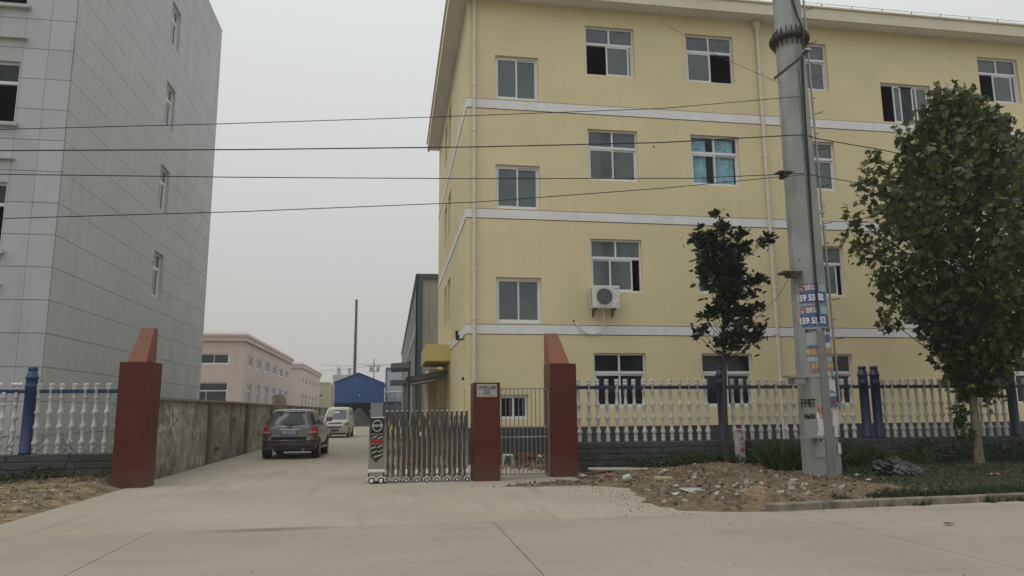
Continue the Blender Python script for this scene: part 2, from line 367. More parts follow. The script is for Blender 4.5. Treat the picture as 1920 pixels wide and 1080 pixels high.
# right verge heightfield
def edge_x(y):
    pts = [(10.9, 4.7), (11.3, 4.30), (12.2, 4.28), (13.6, 4.42), (15, 4.45), (15.5, 4.2), (15.9, 3.7), (16.3, 4.0), (17.8, 4.1), (18.9, 4.75)]
    for (a, xa), (b, xb) in zip(pts, pts[1:]):
        if a <= y <= b: return xa+(xb-xa)*(y-a)/(b-a)
    return pts[0][1] if y < 11 else pts[-1][1]
def ss(t): t = max(0, min(1, t)); return t*t*(3-2*t)
def kerb_y(x): return 11.12+.066*(x-5.94)
def vh(x, y):
    d = x-edge_x(y)+.22*hnoise(x*.8, y*1.1, 3)+.10*hnoise(x*4, y*5, 6)
    near = y-(kerb_y(x)+.12) if x > 5.6 else (y-(11.25-.1*hnoise(x, 1, 1)))
    e = ss(d/1.3)*ss((near+.05)/(.5 if x < 6 else .15))
    h = -.012 + e*(.12+.025*hnoise(x*1.5, y*1.5, 2)+.02*hnoise(x*5, y*5, 4))
    h += .19*math.exp(-((x-7.9)/1.5)**2-((y-17.0)/.95)**2)*(1+.25*hnoise(x*2, y*2, 9)) * ss(d)
    h += .17*math.exp(-((x-5.9)/.7)**2-((y-11.9)/.5)**2)
    h += e*(.03*hnoise(x*11, y*12, 8)+.018*hnoise(x*23, y*21, 3))
    h += .10*math.exp(-((x-9.2)/1.2)**2-((y-15.5)/.8)**2)
    h += .07*math.exp(-((x-3.6)/.9)**2-((y-16.0)/.22)**2)*(1+.5*hnoise(x*4, y*4, 1))
    return h
def field(name, m, x0, x1, y0, y1, nx, ny, fn):
    vs = [(x0+(x1-x0)*i/nx, y0+(y1-y0)*j/ny) for j in range(ny+1) for i in range(nx+1)]
    mb = MB(); mb.v = [(x, y, fn(x, y)) for x, y in vs]
    mb.f = [(j*(nx+1)+i, j*(nx+1)+i+1, (j+1)*(nx+1)+i+1, (j+1)*(nx+1)+i) for j in range(ny) for i in range(nx)]
    ob = mb.build(name, m, smooth=True); ob['kind'] = 'structure'; return ob
field('verge', m_dirt, 2.2, 14.2, 11.1, 18.95, 150, 100, vh)
field('verge', m_dirt, 14.2, 32, 11.1, 18.95, 60, 30, vh)
def soilh(x, y):
    k = (x-9.7)+.9*hnoise(x*1.1, y*1.1, 12)+.35*hnoise(x*4, y*4, 5)
    if x < 9.7 and y > 17.9: k = max(k, (y-18.0)*2+(x-6.5)*.15)
    return vh(x, y)+(.008 if k > 0 else -.05+max(-.05, k*.02))
field('grass_bed', m_soil, 6.2, 14.2, 11.1, 18.95, 120, 110, soilh)
def lvh(x, y):
    ex = -5.45 if y > 17 else -5.45-.05*(17-y)
    if y < 12.6: ex = -5.67-(12.6-y)*1.6
    d = ex-x+.12*hnoise(x, y, 5)
    return -.03+ss(d/.9)*(.09+.035*hnoise(x*1.2, y*1.2, 1)+.03*hnoise(x*4, y*4, 2)) + .08*ss((y-17.4)/1.2)*ss(d/.6)
field('verge', m_dirtl, -16, -5.3, 10.9, 18.95, 110, 80, lvh)

# kerb, one stone after another
kerb = thing('kerb', 'low weathered concrete kerb along the planted verge beside the road', 'kerb', (5.9, 11.1, 0))
kang = math.atan(.066)
for i in range(26):
    x = 5.9+i*1.0; mb = MB().box(.008, .985, 0, .14, -.05, .125-.012*random.random()); 
    me = mb.build('kerb_stone', m_kerb, kerb, bevel=.02, local=True)
    me.location = (x-5.9, kerb_y(x)-.05-11.1+.01*random.uniform(-1, 1), 0); me.rotation_euler = (0, 0, kang+R(random.uniform(-.6, .6)))

# ================================================================== YELLOW BUILDING
YB = thing('yellow_building', 'four storey yellow rendered building with white bands behind the fence', 'building', (2.3, 22.6, 0))
YX0, YX1, YY0, YY1, YZ = 2.3, 34.5, 22.6, 36.9, 15.36
ROWS = [(1.66, 3.40), (5.38, 7.15), (9.15, 10.95), (12.90, 14.70)]
COLS = {'a': (6.37, 8.12), 'b': (10.02, 11.80), 'c': (13.67, 15.44), 'd': (21.68, 23.42), 'e': (25.3, 27.05), 'f': (29, 30.75)}
SROWS = [(4.34, 5.80), (8.07, 9.55), (11.84, 13.37)]
holes = []
for k, (a, b) in COLS.items():
    for (c, d) in ROWS: holes.append((a, b, c, d))
for (c, d) in SROWS: holes.append((3.24, 4.71, c, d)); holes.append((17.50, 19.55, c, d))
holes.append((3.30, 4.25, 1.33, 2.09))
fm = F_front(YY0)
mb = MB(); wall_mb(mb, fm, YX0, YX1, 0, YZ, holes)
fl = F_left(YX0); sh = []
for z in (5.25, 8.95, 12.75): sh += [(29.1, 30.6, z, z+1.75), (31.2, 32.6, z, z+1.75)]
sh += [(22.95, 23.45, .3, 2.28), (28.9, 30.2, .1, 2.9)]
wall_mb(mb, fl, YY0, YY1, 0, YZ, sh)
mb.quad((YX1,YY0,0),(YX1,YY1,0),(YX1,YY1,YZ),(YX1,YY0,YZ)); mb.quad((YX0,YY1,0),(YX1,YY1,0),(YX1,YY1,YZ),(YX0,YY1,YZ))
mb.build('wall', m_yel, YB)
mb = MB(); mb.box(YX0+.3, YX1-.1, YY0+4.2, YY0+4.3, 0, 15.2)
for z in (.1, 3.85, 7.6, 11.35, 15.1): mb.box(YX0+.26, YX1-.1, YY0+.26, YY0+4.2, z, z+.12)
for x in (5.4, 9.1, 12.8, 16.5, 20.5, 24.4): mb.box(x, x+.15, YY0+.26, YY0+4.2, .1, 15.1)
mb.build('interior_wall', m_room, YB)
GL = {0: m_glassd}
st = {('a',3): ((.43,.93),(.50,1)), ('b',3): ((0,.52),(.02,.54)), ('d',3): ((.37,.87),(.5,1)), ('a',1): ((.36,.84),(0,.5)), ('b',1): ((0,.5),(.1,.6)), ('a',0): ((0,.52),(.48,1)), ('c',1): ((0,.5),(.42,.90))}
for k, (a, b) in COLS.items():
    for r, (c, d) in enumerate(ROWS):
        w = window(YB, fm, a, b, c, d, .62, st.get((k, r), ((0, .52), (.48, 1))), GL.get(r) or (m_glassc if (k, r) == ('b', 2) else None))
        if (k, r) == ('b', 2):
            for (p, q) in ((.04, .36), (.56, .93)):
                cb = MB(); n = 24; pw = a+(b-a)*p; qw = a+(b-a)*q
                for i in range(n+1):
                    x = pw+(qw-pw)*i/n; y = YY0+.235+.02*math.sin(i*1.9)
                    cb.v += [(x, y, c+.05), (x, y, d-.08)]
                cb.f = [(2*i, 2*i+2, 2*i+3, 2*i+1) for i in range(n)]
                cb.build('curtain', m_curt, w, smooth=True)
for r, (c, d) in enumerate(SROWS):
    window(YB, fm, 3.24, 4.71, c, d, 0, ((0, .52), (.48, 1)))
    window(YB, fm, 17.50, 19.55, c, d, 0, ((.26, .68), (.5, 1), (.4, .76)) if r == 2 else ((0, .52), (.48, 1)))
window(YB, fm, 3.30, 4.25, 1.33, 2.09, 0, ((0, .52), (.48, 1)), m_glassd, fw=.045)
for (a, b, c, d) in sh[:6]: window(YB, fl, a, b, c, d, 0, ((0, .52), (.48, 1)))
MB().box(22.95, 23.45, .22, .25, .3, 2.28, fl).build('niche_panel', m_yel, YB)
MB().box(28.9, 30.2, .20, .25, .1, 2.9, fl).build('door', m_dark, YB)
# bands with thin grooves, front and side
for zt, zb in ((11.77, 11.47), (8.02, 7.73), (4.27, 3.985)):
    MB().box(YX0-.018, YX1, YY0-.018, YY0-.001, zb, zt).box(YX0-.018, YX0-.001, YY0, YY1, zb, zt).build('white_band', m_band, YB)
    for z in (zt, zb-.022):
        MB().box(YX0-.006, YX1, YY0-.006, YY0-.001, z+.001, z+.021).box(YX0-.006, YX0-.001, YY0, YY1, z+.001, z+.021).build('groove', m_line, YB)
# plinth of dark tiles, each a tile
pl = MB().box(YX0-.012, YX1, YY0-.012, YY0-.001, 0, 1.09).box(YX0-.012, YX0-.001, YY0, 28.9, 0, 1.09).build('plinth', m_mortar, YB)
tme = MB().box(.004, .596, -.014, 0, .004, .212).mesh('plinth_tile', m_tile)
for r in range(5):
    for i in range(34):
        inst('plinth_tile', tme, pl, (YX0+(.3 if r % 2 else 0)+i*.6, YY0-.0125, .005+r*.217))
# eaves
mb = MB().box(YX0-.52, YX1+.5, YY0-.55, YY1+.55, 15.36, 15.44); mb.build('soffit', m_soff, YB)
mb = MB()
mb.box(YX0-.60, YX1+.6, YY0-.62, YY0-.50, 15.30, 15.72); mb.box(YX0-.60, YX0-.48, YY0-.50, YY1+.6, 15.30, 15.72)
mb.box(YX0-.66, YX1+.6, YY0-.68, YY0-.56, 15.721, 15.79); mb.box(YX0-.66, YX0-.54, YY0-.56, YY1+.6, 15.721, 15.79)
mb.build('fascia', m_cream, YB, bevel=.01)
MB().box(YX0-.54, YX1+.5, YY0-.56, YY1+.6, 15.70, 15.76).build('roof', m_grey, YB)
mb = MB()
for i in range(26): mb.box(3+i*1.2, 3.02+i*1.2, YY0-.6, YY0-.58, 15.79, 15.92)
mb.box(2.4, YX1, YY0-.595, YY0-.585, 15.92, 15.93); mb.build('lightning_wire', m_rust, YB)
# downpipes
for x, ztop in ((2.53, 15.3), (12.71, 15.25)):
    y = YY0-.09
    mb = MB().tube([(x, y, .1), (x, y, ztop)], .06, 10)
    pp = mb.build('downpipe', m_pipe, YB, smooth=True)
    for z in [k*1.55+.9+(.4 if x < 5 else 0) for k in range(10)]: 
        if z < 15: MB().lathe([(.066, z), (.072, z+.01), (.072, z+.07), (.066, z+.08)], (x, y, 0), 10).build('pipe_collar', m_pipe, pp, smooth=True)
    if x > 5: MB().lathe([(.07, 14.98), (.15, 15.18), (.16, 15.32)], (x, y, 0), 10).build('rain_head', m_pipe, pp, smooth=True)
MB().lathe([(.032, -.003), (.032, 0)], (8.69, YY0-.001, 10.43), 12, 'y').build('wall_hole', m_dark, YB)
MB().lathe([(.045, -.003), (.045, 0)], (5.76, YY0-.001, 4.41), 12, 'y').build('wall_hole', m_dark, YB)
# porch slab on the side
mb = MB().box(1.33, 2.297, 28.9, 33.2, 3.56, 4.22); mb.build('porch_canopy', m_yel2, YB, bevel=.01)
MB().box(2.297-.62, 2.297, 33.4, 36.6, 0, 3.5).build('side_porch_wall', m_yel, YB)

# air conditioner
AC = thing('air_conditioner', 'white outdoor air conditioner unit bracketed below the second window', 'air conditioner', (6.3, 22.1, 4.7))
mb = MB().box(6.27, 7.17, 22.16, 22.50, 4.80, 5.52); mb.build('casing', m_white, AC, bevel=.015, seg=2)
MB().box(6.40, 6.93, 22.150, 22.158, 4.84, 5.48).build('grille_panel', m_paper, AC)
mb = MB()
for k in range(8): r = .045+.028*k; mb.lathe([(r-.005, -.006), (r+.005, -.006), (r+.005, 0)], (6.66, 22.150, 5.16), 24, 'y')
MB().lathe([(.265, -.0015), (.265, 0)], (6.66, 22.1495, 5.16), 28, 'y').build('fan_opening', mat('fan_shadow', (.10,.10,.095), .8), AC)
mg = MB()
for k in range(9):
    r = .03+.028*k
    mg.tube([(6.66+r*math.cos(t*math.pi/12), 22.143, 5.16+r*math.sin(t*math.pi/12)) for t in range(25)], .004, 4, False)
for t in range(12): mg.tube([(6.66+.03*math.cos(t*.524), 22.140, 5.16+.03*math.sin(t*.524)), (6.66+.26*math.cos(t*.524), 22.140, 5.16+.26*math.sin(t*.524))], .004, 4)
mg.build('fan_guard', m_steel, AC)
mb = MB()
for r in range(10):
    for c in range(2): mb.box(6.265, 6.269, 22.22+c*.1, 22.29+c*.1, 4.86+r*.06, 4.89+r*.06)
mb.build('side_vents', m_blkp, AC)
MB().box(7.02, 7.13, 22.153, 22.159, 5.42, 5.435).build('badge', m_ink, AC)
MB().box(7.02, 7.07, 22.153, 22.159, 5.20, 5.21).build('badge', m_ink, AC)
MB().quad((7.0,22.155,4.84),(7.13,22.155,4.95),(7.13,22.155,4.99),(7.02,22.155,4.87)).build('sticker', m_rink, AC)
for x in (6.36, 7.0):
    MB().box(x, x+.035, 22.15, 22.595, 4.765, 4.80).box(x, x+.035, 22.56, 22.595, 4.55, 4.765).tube([(x+.017, 22.2, 4.765), (x+.017, 22.57, 4.56)], .014, 5).build('bracket', m_blkp, AC)
h = [(6.62, 22.35, 4.78), (6.70, 22.40, 4.6), (6.71, 22.45, 4.35), (6.62, 22.5, 4.1), (6.42, 22.52, 3.99), (6.15, 22.53, 4.02), (5.92, 22.54, 4.18), (5.80, 22.56, 4.36), (5.76, 22.60, 4.41)]
MB().tube(h, .022, 7).build('hose', m_white, AC, smooth=True)
FLD = thing('floodlight', 'small black floodlight fixed at the corner of the yellow building', 'floodlight', (2.1, 23.2, 3.9))
MB().hexa([(2.02,23.1,3.86),(2.10,23.1,3.82),(2.10,23.35,3.82),(2.02,23.35,3.86),(2.00,23.08,4.12),(2.08,23.08,4.14),(2.08,23.37,4.14),(2.00,23.37,4.12)]).build('lamp_head', m_blkp, FLD, bevel=.01)
MB().box(2.08, 2.29, 23.2, 23.24, 3.84, 3.88).box(2.10, 2.14, 23.18, 23.26, 3.84, 4.0).build('bracket', m_blkp, FLD)
MB().lathe([(.03, 0), (.045, .05), (.03, .1)], (2.22, 22.9, 2.55), 8).build('wall_stud', m_blkp, YB)

# ================================================================== GREY PANELLED BUILDING (left)
LB = thing('grey_building', 'tall grey panelled building on the left behind the wall', 'building', (-9.3, 21.6, 0))
LX, LY0, LY1, LZ = -9.3, 21.6, 38.3, 21.75
lw = [(30.0, 31.2, z, z+1.82) for z in (6.15, 9.72, 13.28, 16.84, 20.2)]
lw = [h_ if h_[3] < LZ else None for h_ in lw]; lw = [h_ for h_ in lw if h_]
lf = [(-12.5, -10.65, z, z+t) for z, t in ((2.45, 1.9), (6.05, 1.95), (9.73, 1.87), (13.32, 1.9), (16.9, 1.9))]
FR = F_right(LX); FF = F_front(LY0)
mb = MB(); wall_mb(mb, FR, LY0, LY1, 0, LZ, lw); wall_mb(mb, FF, -26, LX, 0, LZ, lf)
mb.quad((-26,LY1,0),(LX,LY1,0),(LX,LY1,LZ),(-26,LY1,LZ)); mb.quad((-26,LY0,0),(-26,LY1,0),(-26,LY1,LZ),(-26,LY0,LZ)); mb.quad((-26,LY0,LZ),(LX,LY0,LZ),(LX,LY1,LZ),(-26,LY1,LZ))
lwall = mb.build('wall', m_ljoint, LB)
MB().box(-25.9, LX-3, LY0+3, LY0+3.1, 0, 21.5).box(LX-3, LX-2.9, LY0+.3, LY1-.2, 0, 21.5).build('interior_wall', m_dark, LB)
for fmx, hs_ in ((FR, lw), (FF, lf)):
    for (a, b, c, d) in hs_:
        MB().box(a, a+.004, -.018, .10, c, d, fmx).box(b-.004, b, -.018, .10, c, d, fmx).box(a+.005, b-.005, -.018, .10, d-.004, d, fmx).box(a+.005, b-.005, -.018, .10, c, c+.004, fmx).build('window_reveal', m_lpan, LB)
for h_ in lw: window(LB, FR, *h_, .62, ((0, .52), (.48, 1)), mat('pale_dusty_glass', (.13, .15, .165), .15, spec=.6), fw=.09)
for h_ in lf: window(LB, FF, *h_, .62, ((.0, .52), (.02, .55)), m_glassd, fw=.07)
for z in (5.12, 8.70, 12.32, 15.9): MB().box(-12.7, -10.52, -.14, -.022, z-.05, z, FF).build('drip_ledge', m_lpan, LB)
for (a, b, c, d) in lf: MB().box(a-.12, b+.12, -.16, -.022, c-.10, c, FF).build('sill', m_lpan, LB)
# cladding panels; the 300 nearest are parts
zs = [8.36+.915*k for k in range(-9, 16)]
zs = [0]+[z for z in zs if .3 < z < LZ-.2]+[LZ]
cells = []
def sub(rect, h_):
    a, b, c, d = rect; e, f, g, i = h_
    if b <= e or a >= f or d <= g or c >= i: return [rect]
    out = []
    if a < e: out.append((a, e, c, d))
    if b > f: out.append((f, b, c, d))
    m0, m1 = max(a, e), min(b, f)
    if c < g: out.append((m0, m1, c, g))
    if d > i: out.append((m0, m1, i, d))
    return out
def cellset(fmx, u0, u1, n0, pitch, hs, sgn, far):
    u = u0
    while u < u1-.05:
        v = min(u+pitch, u1)
        for k in range(len(zs)-1):
            rs = [(u+.0042, v-.0042, zs[k]+.0075, zs[k+1]-.0075)]
            for h_ in hs: rs = [q for r_ in rs for q in sub(r_, h_)]
            if rs:
                c = fmx((u+v)/2, 0, (zs[k]+zs[k+1])/2); cells.append((math.dist(c, (0,0,1.6)), fmx, rs))
        u = v
cellset(FR, LY0, LY1, 0, .696, lw, 1, 0)
nside = len(cells)
cellset(FF, LX-.66*25, LX, 0, .66, lf, 1, 0)
def vis(c):
    p = Vector(c[1](c[2][0][0], 0, c[2][0][2]))-Vector((0,0,1.6)); zc = p.dot(fwd)
    return abs(p.dot(r2)/zc) < .74 and abs(p.dot(u2)/zc) < .44
cells = [c for c in cells if vis(c)]+[c for c in cells if not vis(c)]
restp = MB()
for i, (dd, fmx, rs) in enumerate(cells):
    mbp = MB() if i < 298 else restp
    for (a, b, c, d) in rs:
        if b-a > .01 and d-c > .01: mbp.box(a, b, -.02, -.002, c, d, fmx)
    if i < 298: mbp.build('wall_panel', m_lpan, lwall)
restp.build('wall_panel', m_lpan, lwall, kind='stuff')
MB().box(-26.1, LX+.03, LY0-.03, LY1+.03, LZ+.001, LZ+.06).build('parapet_cap', m_lpan, LB)

# ================================================================== GATEPOSTS
def gatepost(name_label, x, y, rz, flip, w=.66, d=.80, cap=(.0, .50, .0, .33)):
    t = thing('gatepost', name_label, 'gatepost', (x, y, 0), rz, 'red granite gateposts', local=True)
    MB().box(.01, w-.01, .01, d-.01, 0, 2.74).build('core', m_mortar, t, local=True)
    for z0, z1 in ((0, .93), (.933, 1.85), (1.853, 2.75)):
        MB().box(0, w, 0, d, z0, z1).build('granite_slab', m_red, t, bevel=.006, local=True)
    # wedge cap: front leans back, outer side slopes, the side towards the gate is upright
    a, b, ta, tb = cap
    P = [(a+.01,.02,2.751),(b,.02,2.751),(b,d-.02,2.751),(a+.01,d-.02,2.751),(ta+.01,d-.26,3.56),(tb,d-.26,3.56),(tb,d-.03,3.56),(ta+.01,d-.03,3.56)]
    if flip: P = [(w-p[0], p[1], p[2]) for p in P]
    MB().hexa(P).build('wedge_cap', m_redl, t, bevel=.006, local=True)
    return t
gatepost('tall red granite gatepost at the end of the left fence beside the stained wall', -6.0, 17.60, R(-3.5), True, .70, .62, (.13, .56, .13, .42))
gatepost('tall red granite gatepost between the barred side gate and the right fence', 3.90, 17.80, 0, False)
NP = thing('number_post', 'short red granite post with a house number plate', 'gatepost', (1.92, 17.2, 0))
MB().box(1.93, 2.54, 17.21, 17.84, 0, 2.25).build('core', m_mortar, NP)
for z0, z1 in ((0, .76), (.763, 1.5), (1.503, 2.26)): MB().box(1.92, 2.55, 17.2, 17.85, z0, z1).build('granite_slab', m_red, NP, bevel=.006)
pt = MB().box(1.995, 2.475, 17.185, 17.198, 1.92, 2.22).build('number_plate', m_brass, NP, bevel=.004)
text('大华山路', .10, m_ink, pt, (2.235, 17.182, 2.135), bold=.0015, sx=1.05)
text('22', .125, m_ink, pt, (2.225, 17.182, 2.035), bold=.002, sx=1.2)
MB().box(2.14, 2.43, 17.181, 17.184, 1.955, 1.963).build('fine_print', mat('grey_ink', (.2,.2,.19), .8), pt)

# barred side gate
SG = thing('barred_gate', 'narrow grey steel bar gate between the number post and the tall gatepost', 'gate', (3.22, 17.95, 0))
mb = MB()
for z in (.06, .95, 1.19, 2.12): mb.box(2.56, 3.89, 17.93, 17.97, z, z+.03)
mb.box(2.56, 2.59, 17.93, 17.97, .05, 2.15).box(3.86, 3.89, 17.93, 17.97, .05, 2.15); mb.build('gate_frame', m_steel, SG)
bme = MB().tube([(0, 0, .09), (0, 0, 2.12)], .011, 6).mesh('bar', m_steel)
for i in range(11): inst('bar', bme, SG, (2.69+i*.107, 17.95, 0))

# ================================================================== RETRACTABLE GATE
m_dsteel = mat('shaded_inner_steel', (.16, .155, .15), .3, metal=.8, var=.2, vscale=9)  # inner bars coloured dark for the reflections and dark gaps between uprights
RG = thing('retractable_gate', 'folded stainless steel retractable gate on castors with a display head', 'gate', (.75, 17.4, 0))
X0 = -.08; PT = .1165
up1 = MB().box(-.019, .019, -.019, .019, .09, 1.59).lathe([(.022, 1.59), (.022, 1.605), (.012, 1.63)], (0,0,0), 8).mesh('upright', m_chrome)
up2 = MB().box(-.017, .017, -.017, .017, .13, 1.47).lathe([(.02, 1.47), (.011, 1.50)], (0,0,0), 8).mesh('upright', m_dsteel)
up3 = MB().box(-.015, .015, -.015, .015, .10, 1.55).mesh('upright', m_chrome)
castor = MB().lathe([(.02, -.02), (.048, -.018), (.048, .018), (.02, .02)], (0, 0, .052), 14, 'y').mesh('castor', m_blkp)
hubm = MB().lathe([(.028, -.024), (.028, .024)], (0, 0, .052), 10, 'y').mesh('castor_hub', m_white)
arch = MB().tube([(.075*math.cos(t*math.pi/8), -.005, .045+.075*math.sin(t*math.pi/8)) for t in range(9)], .012, 6).mesh('castor_guard', m_white)
clip = MB().box(-.024, .024, -.03, -.019, .20, .30).mesh('clip', m_white)
stick = mat('white_sticker', (.7, .7, .68), .5)
for i in range(17):
    x = X0+i*PT
    inst('upright', up1, RG, (x, 17.32, 0)); inst('upright', up1, RG, (x+.02, 17.78, 0))
    if i < 16: inst('upright', up2, RG, (x+PT/2, 17.36, 0)); inst('upright', up3, RG, (x+PT*.32, 17.74, 0))
    if i % 2 == 0 or i == 16:
        for y in (17.30, 17.80):
            c = inst('castor', castor, RG, (x, y, 0)); inst('castor_hub', hubm, c, (c.location.x, 0, 0)); c2 = COL.objects[-1]
            c2.location = (0, 0, 0); inst('castor_guard', arch, RG, (x, y, 0))
        inst('clip', clip, RG, (x, 17.32, 0))
for i in range(16):        # folded lattice links between the uprights
    x = X0+i*PT
    for (za, zb) in ((.18, .80), (.80, .18), (.85, 1.42), (1.42, .85)):
        MB().tube([(x+.008, 17.345, za), (x+PT-.008, 17.345, zb)], .009, 5).build('lattice_link', m_dsteel, RG); MB().tube([(x+.008, 17.75, zb), (x+PT-.008, 17.75, za)], .009, 5).build('lattice_link', m_dsteel, RG)
for i in range(9):         # curved leaf plates on the inner row
    x = X0+PT*(2*i+.5); 
    if i < 8: MB().tube([(x, 17.335, 1.18), (x, 17.335, 1.30), (x, 17.335, 1.44)], [.004, .022, .004], 6).build('leaf_ornament', m_chrome, RG)
HD = MB().box(-.455, -.115, 17.22, 17.86, .10, 1.48).build('head_cabinet', m_chrome, RG, bevel=.012)
MB().box(-.465, -.435, 17.20, 17.24, .10, 1.60).lathe([(.02, 1.60), (.012, 1.63)], (-.45, 17.22, 0), 8).build('corner_tube', m_chrome, HD)
MB().box(-.135, -.105, 17.20, 17.24, .10, 1.46).build('corner_tube', m_chrome, HD)
MB().box(-.425, -.145, 17.205, 17.218, 1.12, 1.44).build('display_screen', m_blkp, HD)
MB().tube([(-.285+.105*math.cos(t*math.pi/16), 17.200, 1.285+.12*math.sin(t*math.pi/16)) for t in range(33)], .007, 5, False).build('display_ring', m_white, HD)
text('欢迎光临', .058, m_wink, HD, (-.285, 17.198, 1.285), bold=.001)
mf = mat('green_film_reflection', (.045, .055, .035), .25, metal=.3)  # film print, its dark green holding a painted reflection of the surroundings
MB().quad((-.42,17.214,.60),(-.31,17.214,.46),(-.145,17.214,.60),(-.145,17.214,.86),(-.42,17.214,.86)).build('film_and_reflection', mf, HD)
MB().quad((-.42,17.214,.98),(-.145,17.214,.98),(-.145,17.214,1.08),(-.42,17.214,1.06)).build('film_and_reflection', mf, HD)
MB().box(-.42, -.145, 17.206, 17.212, .88, .965).build('red_stripe', m_redp, HD)
for (x, z) in ((-.34, 1.03), (-.22, 1.02), (-.36, .80), (-.22, .82), (-.34, .70), (-.2, .72), (-.3, .60), (-.2, .63)):
    MB().quad((x-.055,17.209,z-.030),(x+.055,17.209,z+.018),(x+.055,17.209,z+.032),(x-.055,17.209,z-.016)).build('film_lettering', m_wink, HD)
MB().box(-.475, -.095, 17.185, 17.88, .245, .315).build('white_bumper', m_white, HD, bevel=.012)
MB().box(-.47, -.10, 17.20, 17.87, .10, .243).build('base_skirt', mat('taupe_metal', (.30,.27,.25), .5), HD, bevel=.01)
for x in (-.39, -.18):
    for y in (17.19, 17.87):
        w_ = MB().lathe([(.03, -.02), (.07, -.018), (.07, .018), (.03, .02)], (x, y, .072), 16, 'y').build('castor', m_blkp, RG)
        MB().lathe([(.045, -.026), (.045, .026)], (x, y, .072), 12, 'y').build('castor_hub', m_white, w_)
        MB().tube([(x+.095*math.cos(t*math.pi/8), y-.008, .07+.085*math.sin(t*math.pi/8)) for t in range(9)], .013, 6).build('castor_guard', m_white, RG)
MB().tube([(.04, 17.29, 1.33), (.04, 17.29, 1.20)], [.004, .028], 4).build('warning_triangle', m_yelp, RG)
MB().box(X0+6*PT+.06, X0+6*PT+.10, 17.305, 17.315, 1.05, 1.13).build('reflector', stick, RG)

# ================================================================== FENCES
def bal_prof(H):
    k_ = 1.13; p = [(.046,0),(.050,.02),(.050,.045),(.036,.055),(.050,.075),(.050,.09),(.034,.10),(.040,.12),(.067,.15),(.060,.175),(.040,.20),(.034,.26),(.039,.335),(.040,.345),(.066,.375),(.058,.40),(.040,.42),(.035,.49),(.040,.545),(.065,.58),(.056,.605),(.038,.62),(.033,.70),(.037,.78),(.048,.79),(.048,.805),(.034,.815),(.044,.84),(.044,.90),(.056,.91),(.056,.935),(.042,.94),(.054,.955),(.054,.985),(.044,1.0)]
    return [(r*k_, h*H) for r, h in p]
def fence(label, x, rng, zbase, ztop, zrail, ztpost, posts, group, xa, xb, rows, g0, pitch, m_blue=m_blue):
    t = thing('balustrade_fence', label, 'fence', (x, 19, 0), 0, group)
    wl = MB().box(xa, xb, 18.90, 19.10, g0, zbase-.012).build('base_wall', m_mortar, t)
    hh = (zbase-g0)/rows
    for r in range(rows):
        u = xa-(.3 if r % 2 else 0)
        while u < xb-.05:
            L_ = pitch*random.uniform(.75, 1.25); a, b = max(u, xa), min(u+L_, xb)
            if b-a > .06:
                mbk = MB().box(a+.006, b-.006, 18.872-random.uniform(0, .018), 19.12, g0+r*hh+.007, g0+(r+1)*hh-.006 if r < rows-1 else zbase)
                mbk.build('stone_block', m_block, wl, bevel=.012)
            u += L_
    me = MB().lathe(bal_prof(ztop-zbase), (0,0,0), 10); me = me.mesh('baluster', m_bal); me.shade_smooth()
    for px in rng: 
        ob = inst('baluster', me, t, (px, 19, zbase), random.uniform(0, 1)); ob.scale.z = .875 if px < -8.5 else 1; ob.rotation_euler.x = R(random.uniform(-.7, .7)); ob.rotation_euler.y = R(random.uniform(-.6, .6))
    MB().box(xa, xb, 18.955, 19.045, zrail-.045, zrail+.045).build('top_rail', m_blue, t, bevel=.006)
    H = ztpost-zbase
    pr = [(.135,0),(.135,.06),(.125,.07),(.125,H-.50),(.135,H-.49),(.14,H-.44),(.125,H-.42),(.125,H-.28),(.145,H-.27),(.145,H-.24),(.125,H-.22),(.10,H-.10),(.085,H-.09),(.105,H-.075),(.11,H-.04),(.09,H)]
    pm = MB().lathe(pr, (0,0,0), 14).mesh('fence_post', m_blue); pm.shade_smooth()
    for px in posts: inst('fence_post', pm, t, (px, 19, zbase))
    return t
posts = [8.95, 13.25, 13.62, 18.02, 22.4]
bx = []; x = 4.93
while x < 24:
    if all(abs(x-p) > .2 for p in posts): bx.append(x)
    x += .2555
fence('long white balustrade with navy posts on a grey stone wall before the yellow building', 4.8, bx, .76, 2.41, 2.19, 2.77, posts, 'white balustrade fences', 4.78, 24, 5, 0, .62)
fence('short white balustrade with one navy post left of the tall gatepost', -6, [-6.42-.2525*i for i in range(26) if abs(-6.42-.2525*i+8.38) > .19], .68, 2.33, 2.14, 2.71, [-8.38, -12.4], 'white balustrade fences', -13.2, -6.02, 4, 0, 1.1, mat('blue_fence_paint', (.014, .040, .125), .5, var=.2, vscale=6))
for x, rz, lab in ((-9.06, 2.6, 'small white bullet camera on the left fence rail pointing left'), (-8.68, .5, 'small white bullet camera on the left fence rail beside the navy post')):
    t = thing('security_camera', lab, 'camera', (x, 18.95, 2.20), rz, 'cameras on the left fence rail', local=True)
    MB().lathe([(.03, -.11), (.042, -.10), (.042, .08), (.05, .085), (.05, .11), (.036, .112)], (0, 0, .10), 12, 'x').build('camera_body', m_white, t, smooth=True, local=True)
    MB().lathe([(.034, .105), (.03, .115)], (0, 0, .10), 12, 'x').build('lens', m_blkp, t, local=True)
    MB().tube([(0,0,0), (0,0,.07)], .014, 6).lathe([(.035, 0), (.035, .012)], (0,0,0), 10).build('mount', m_white, t, local=True)

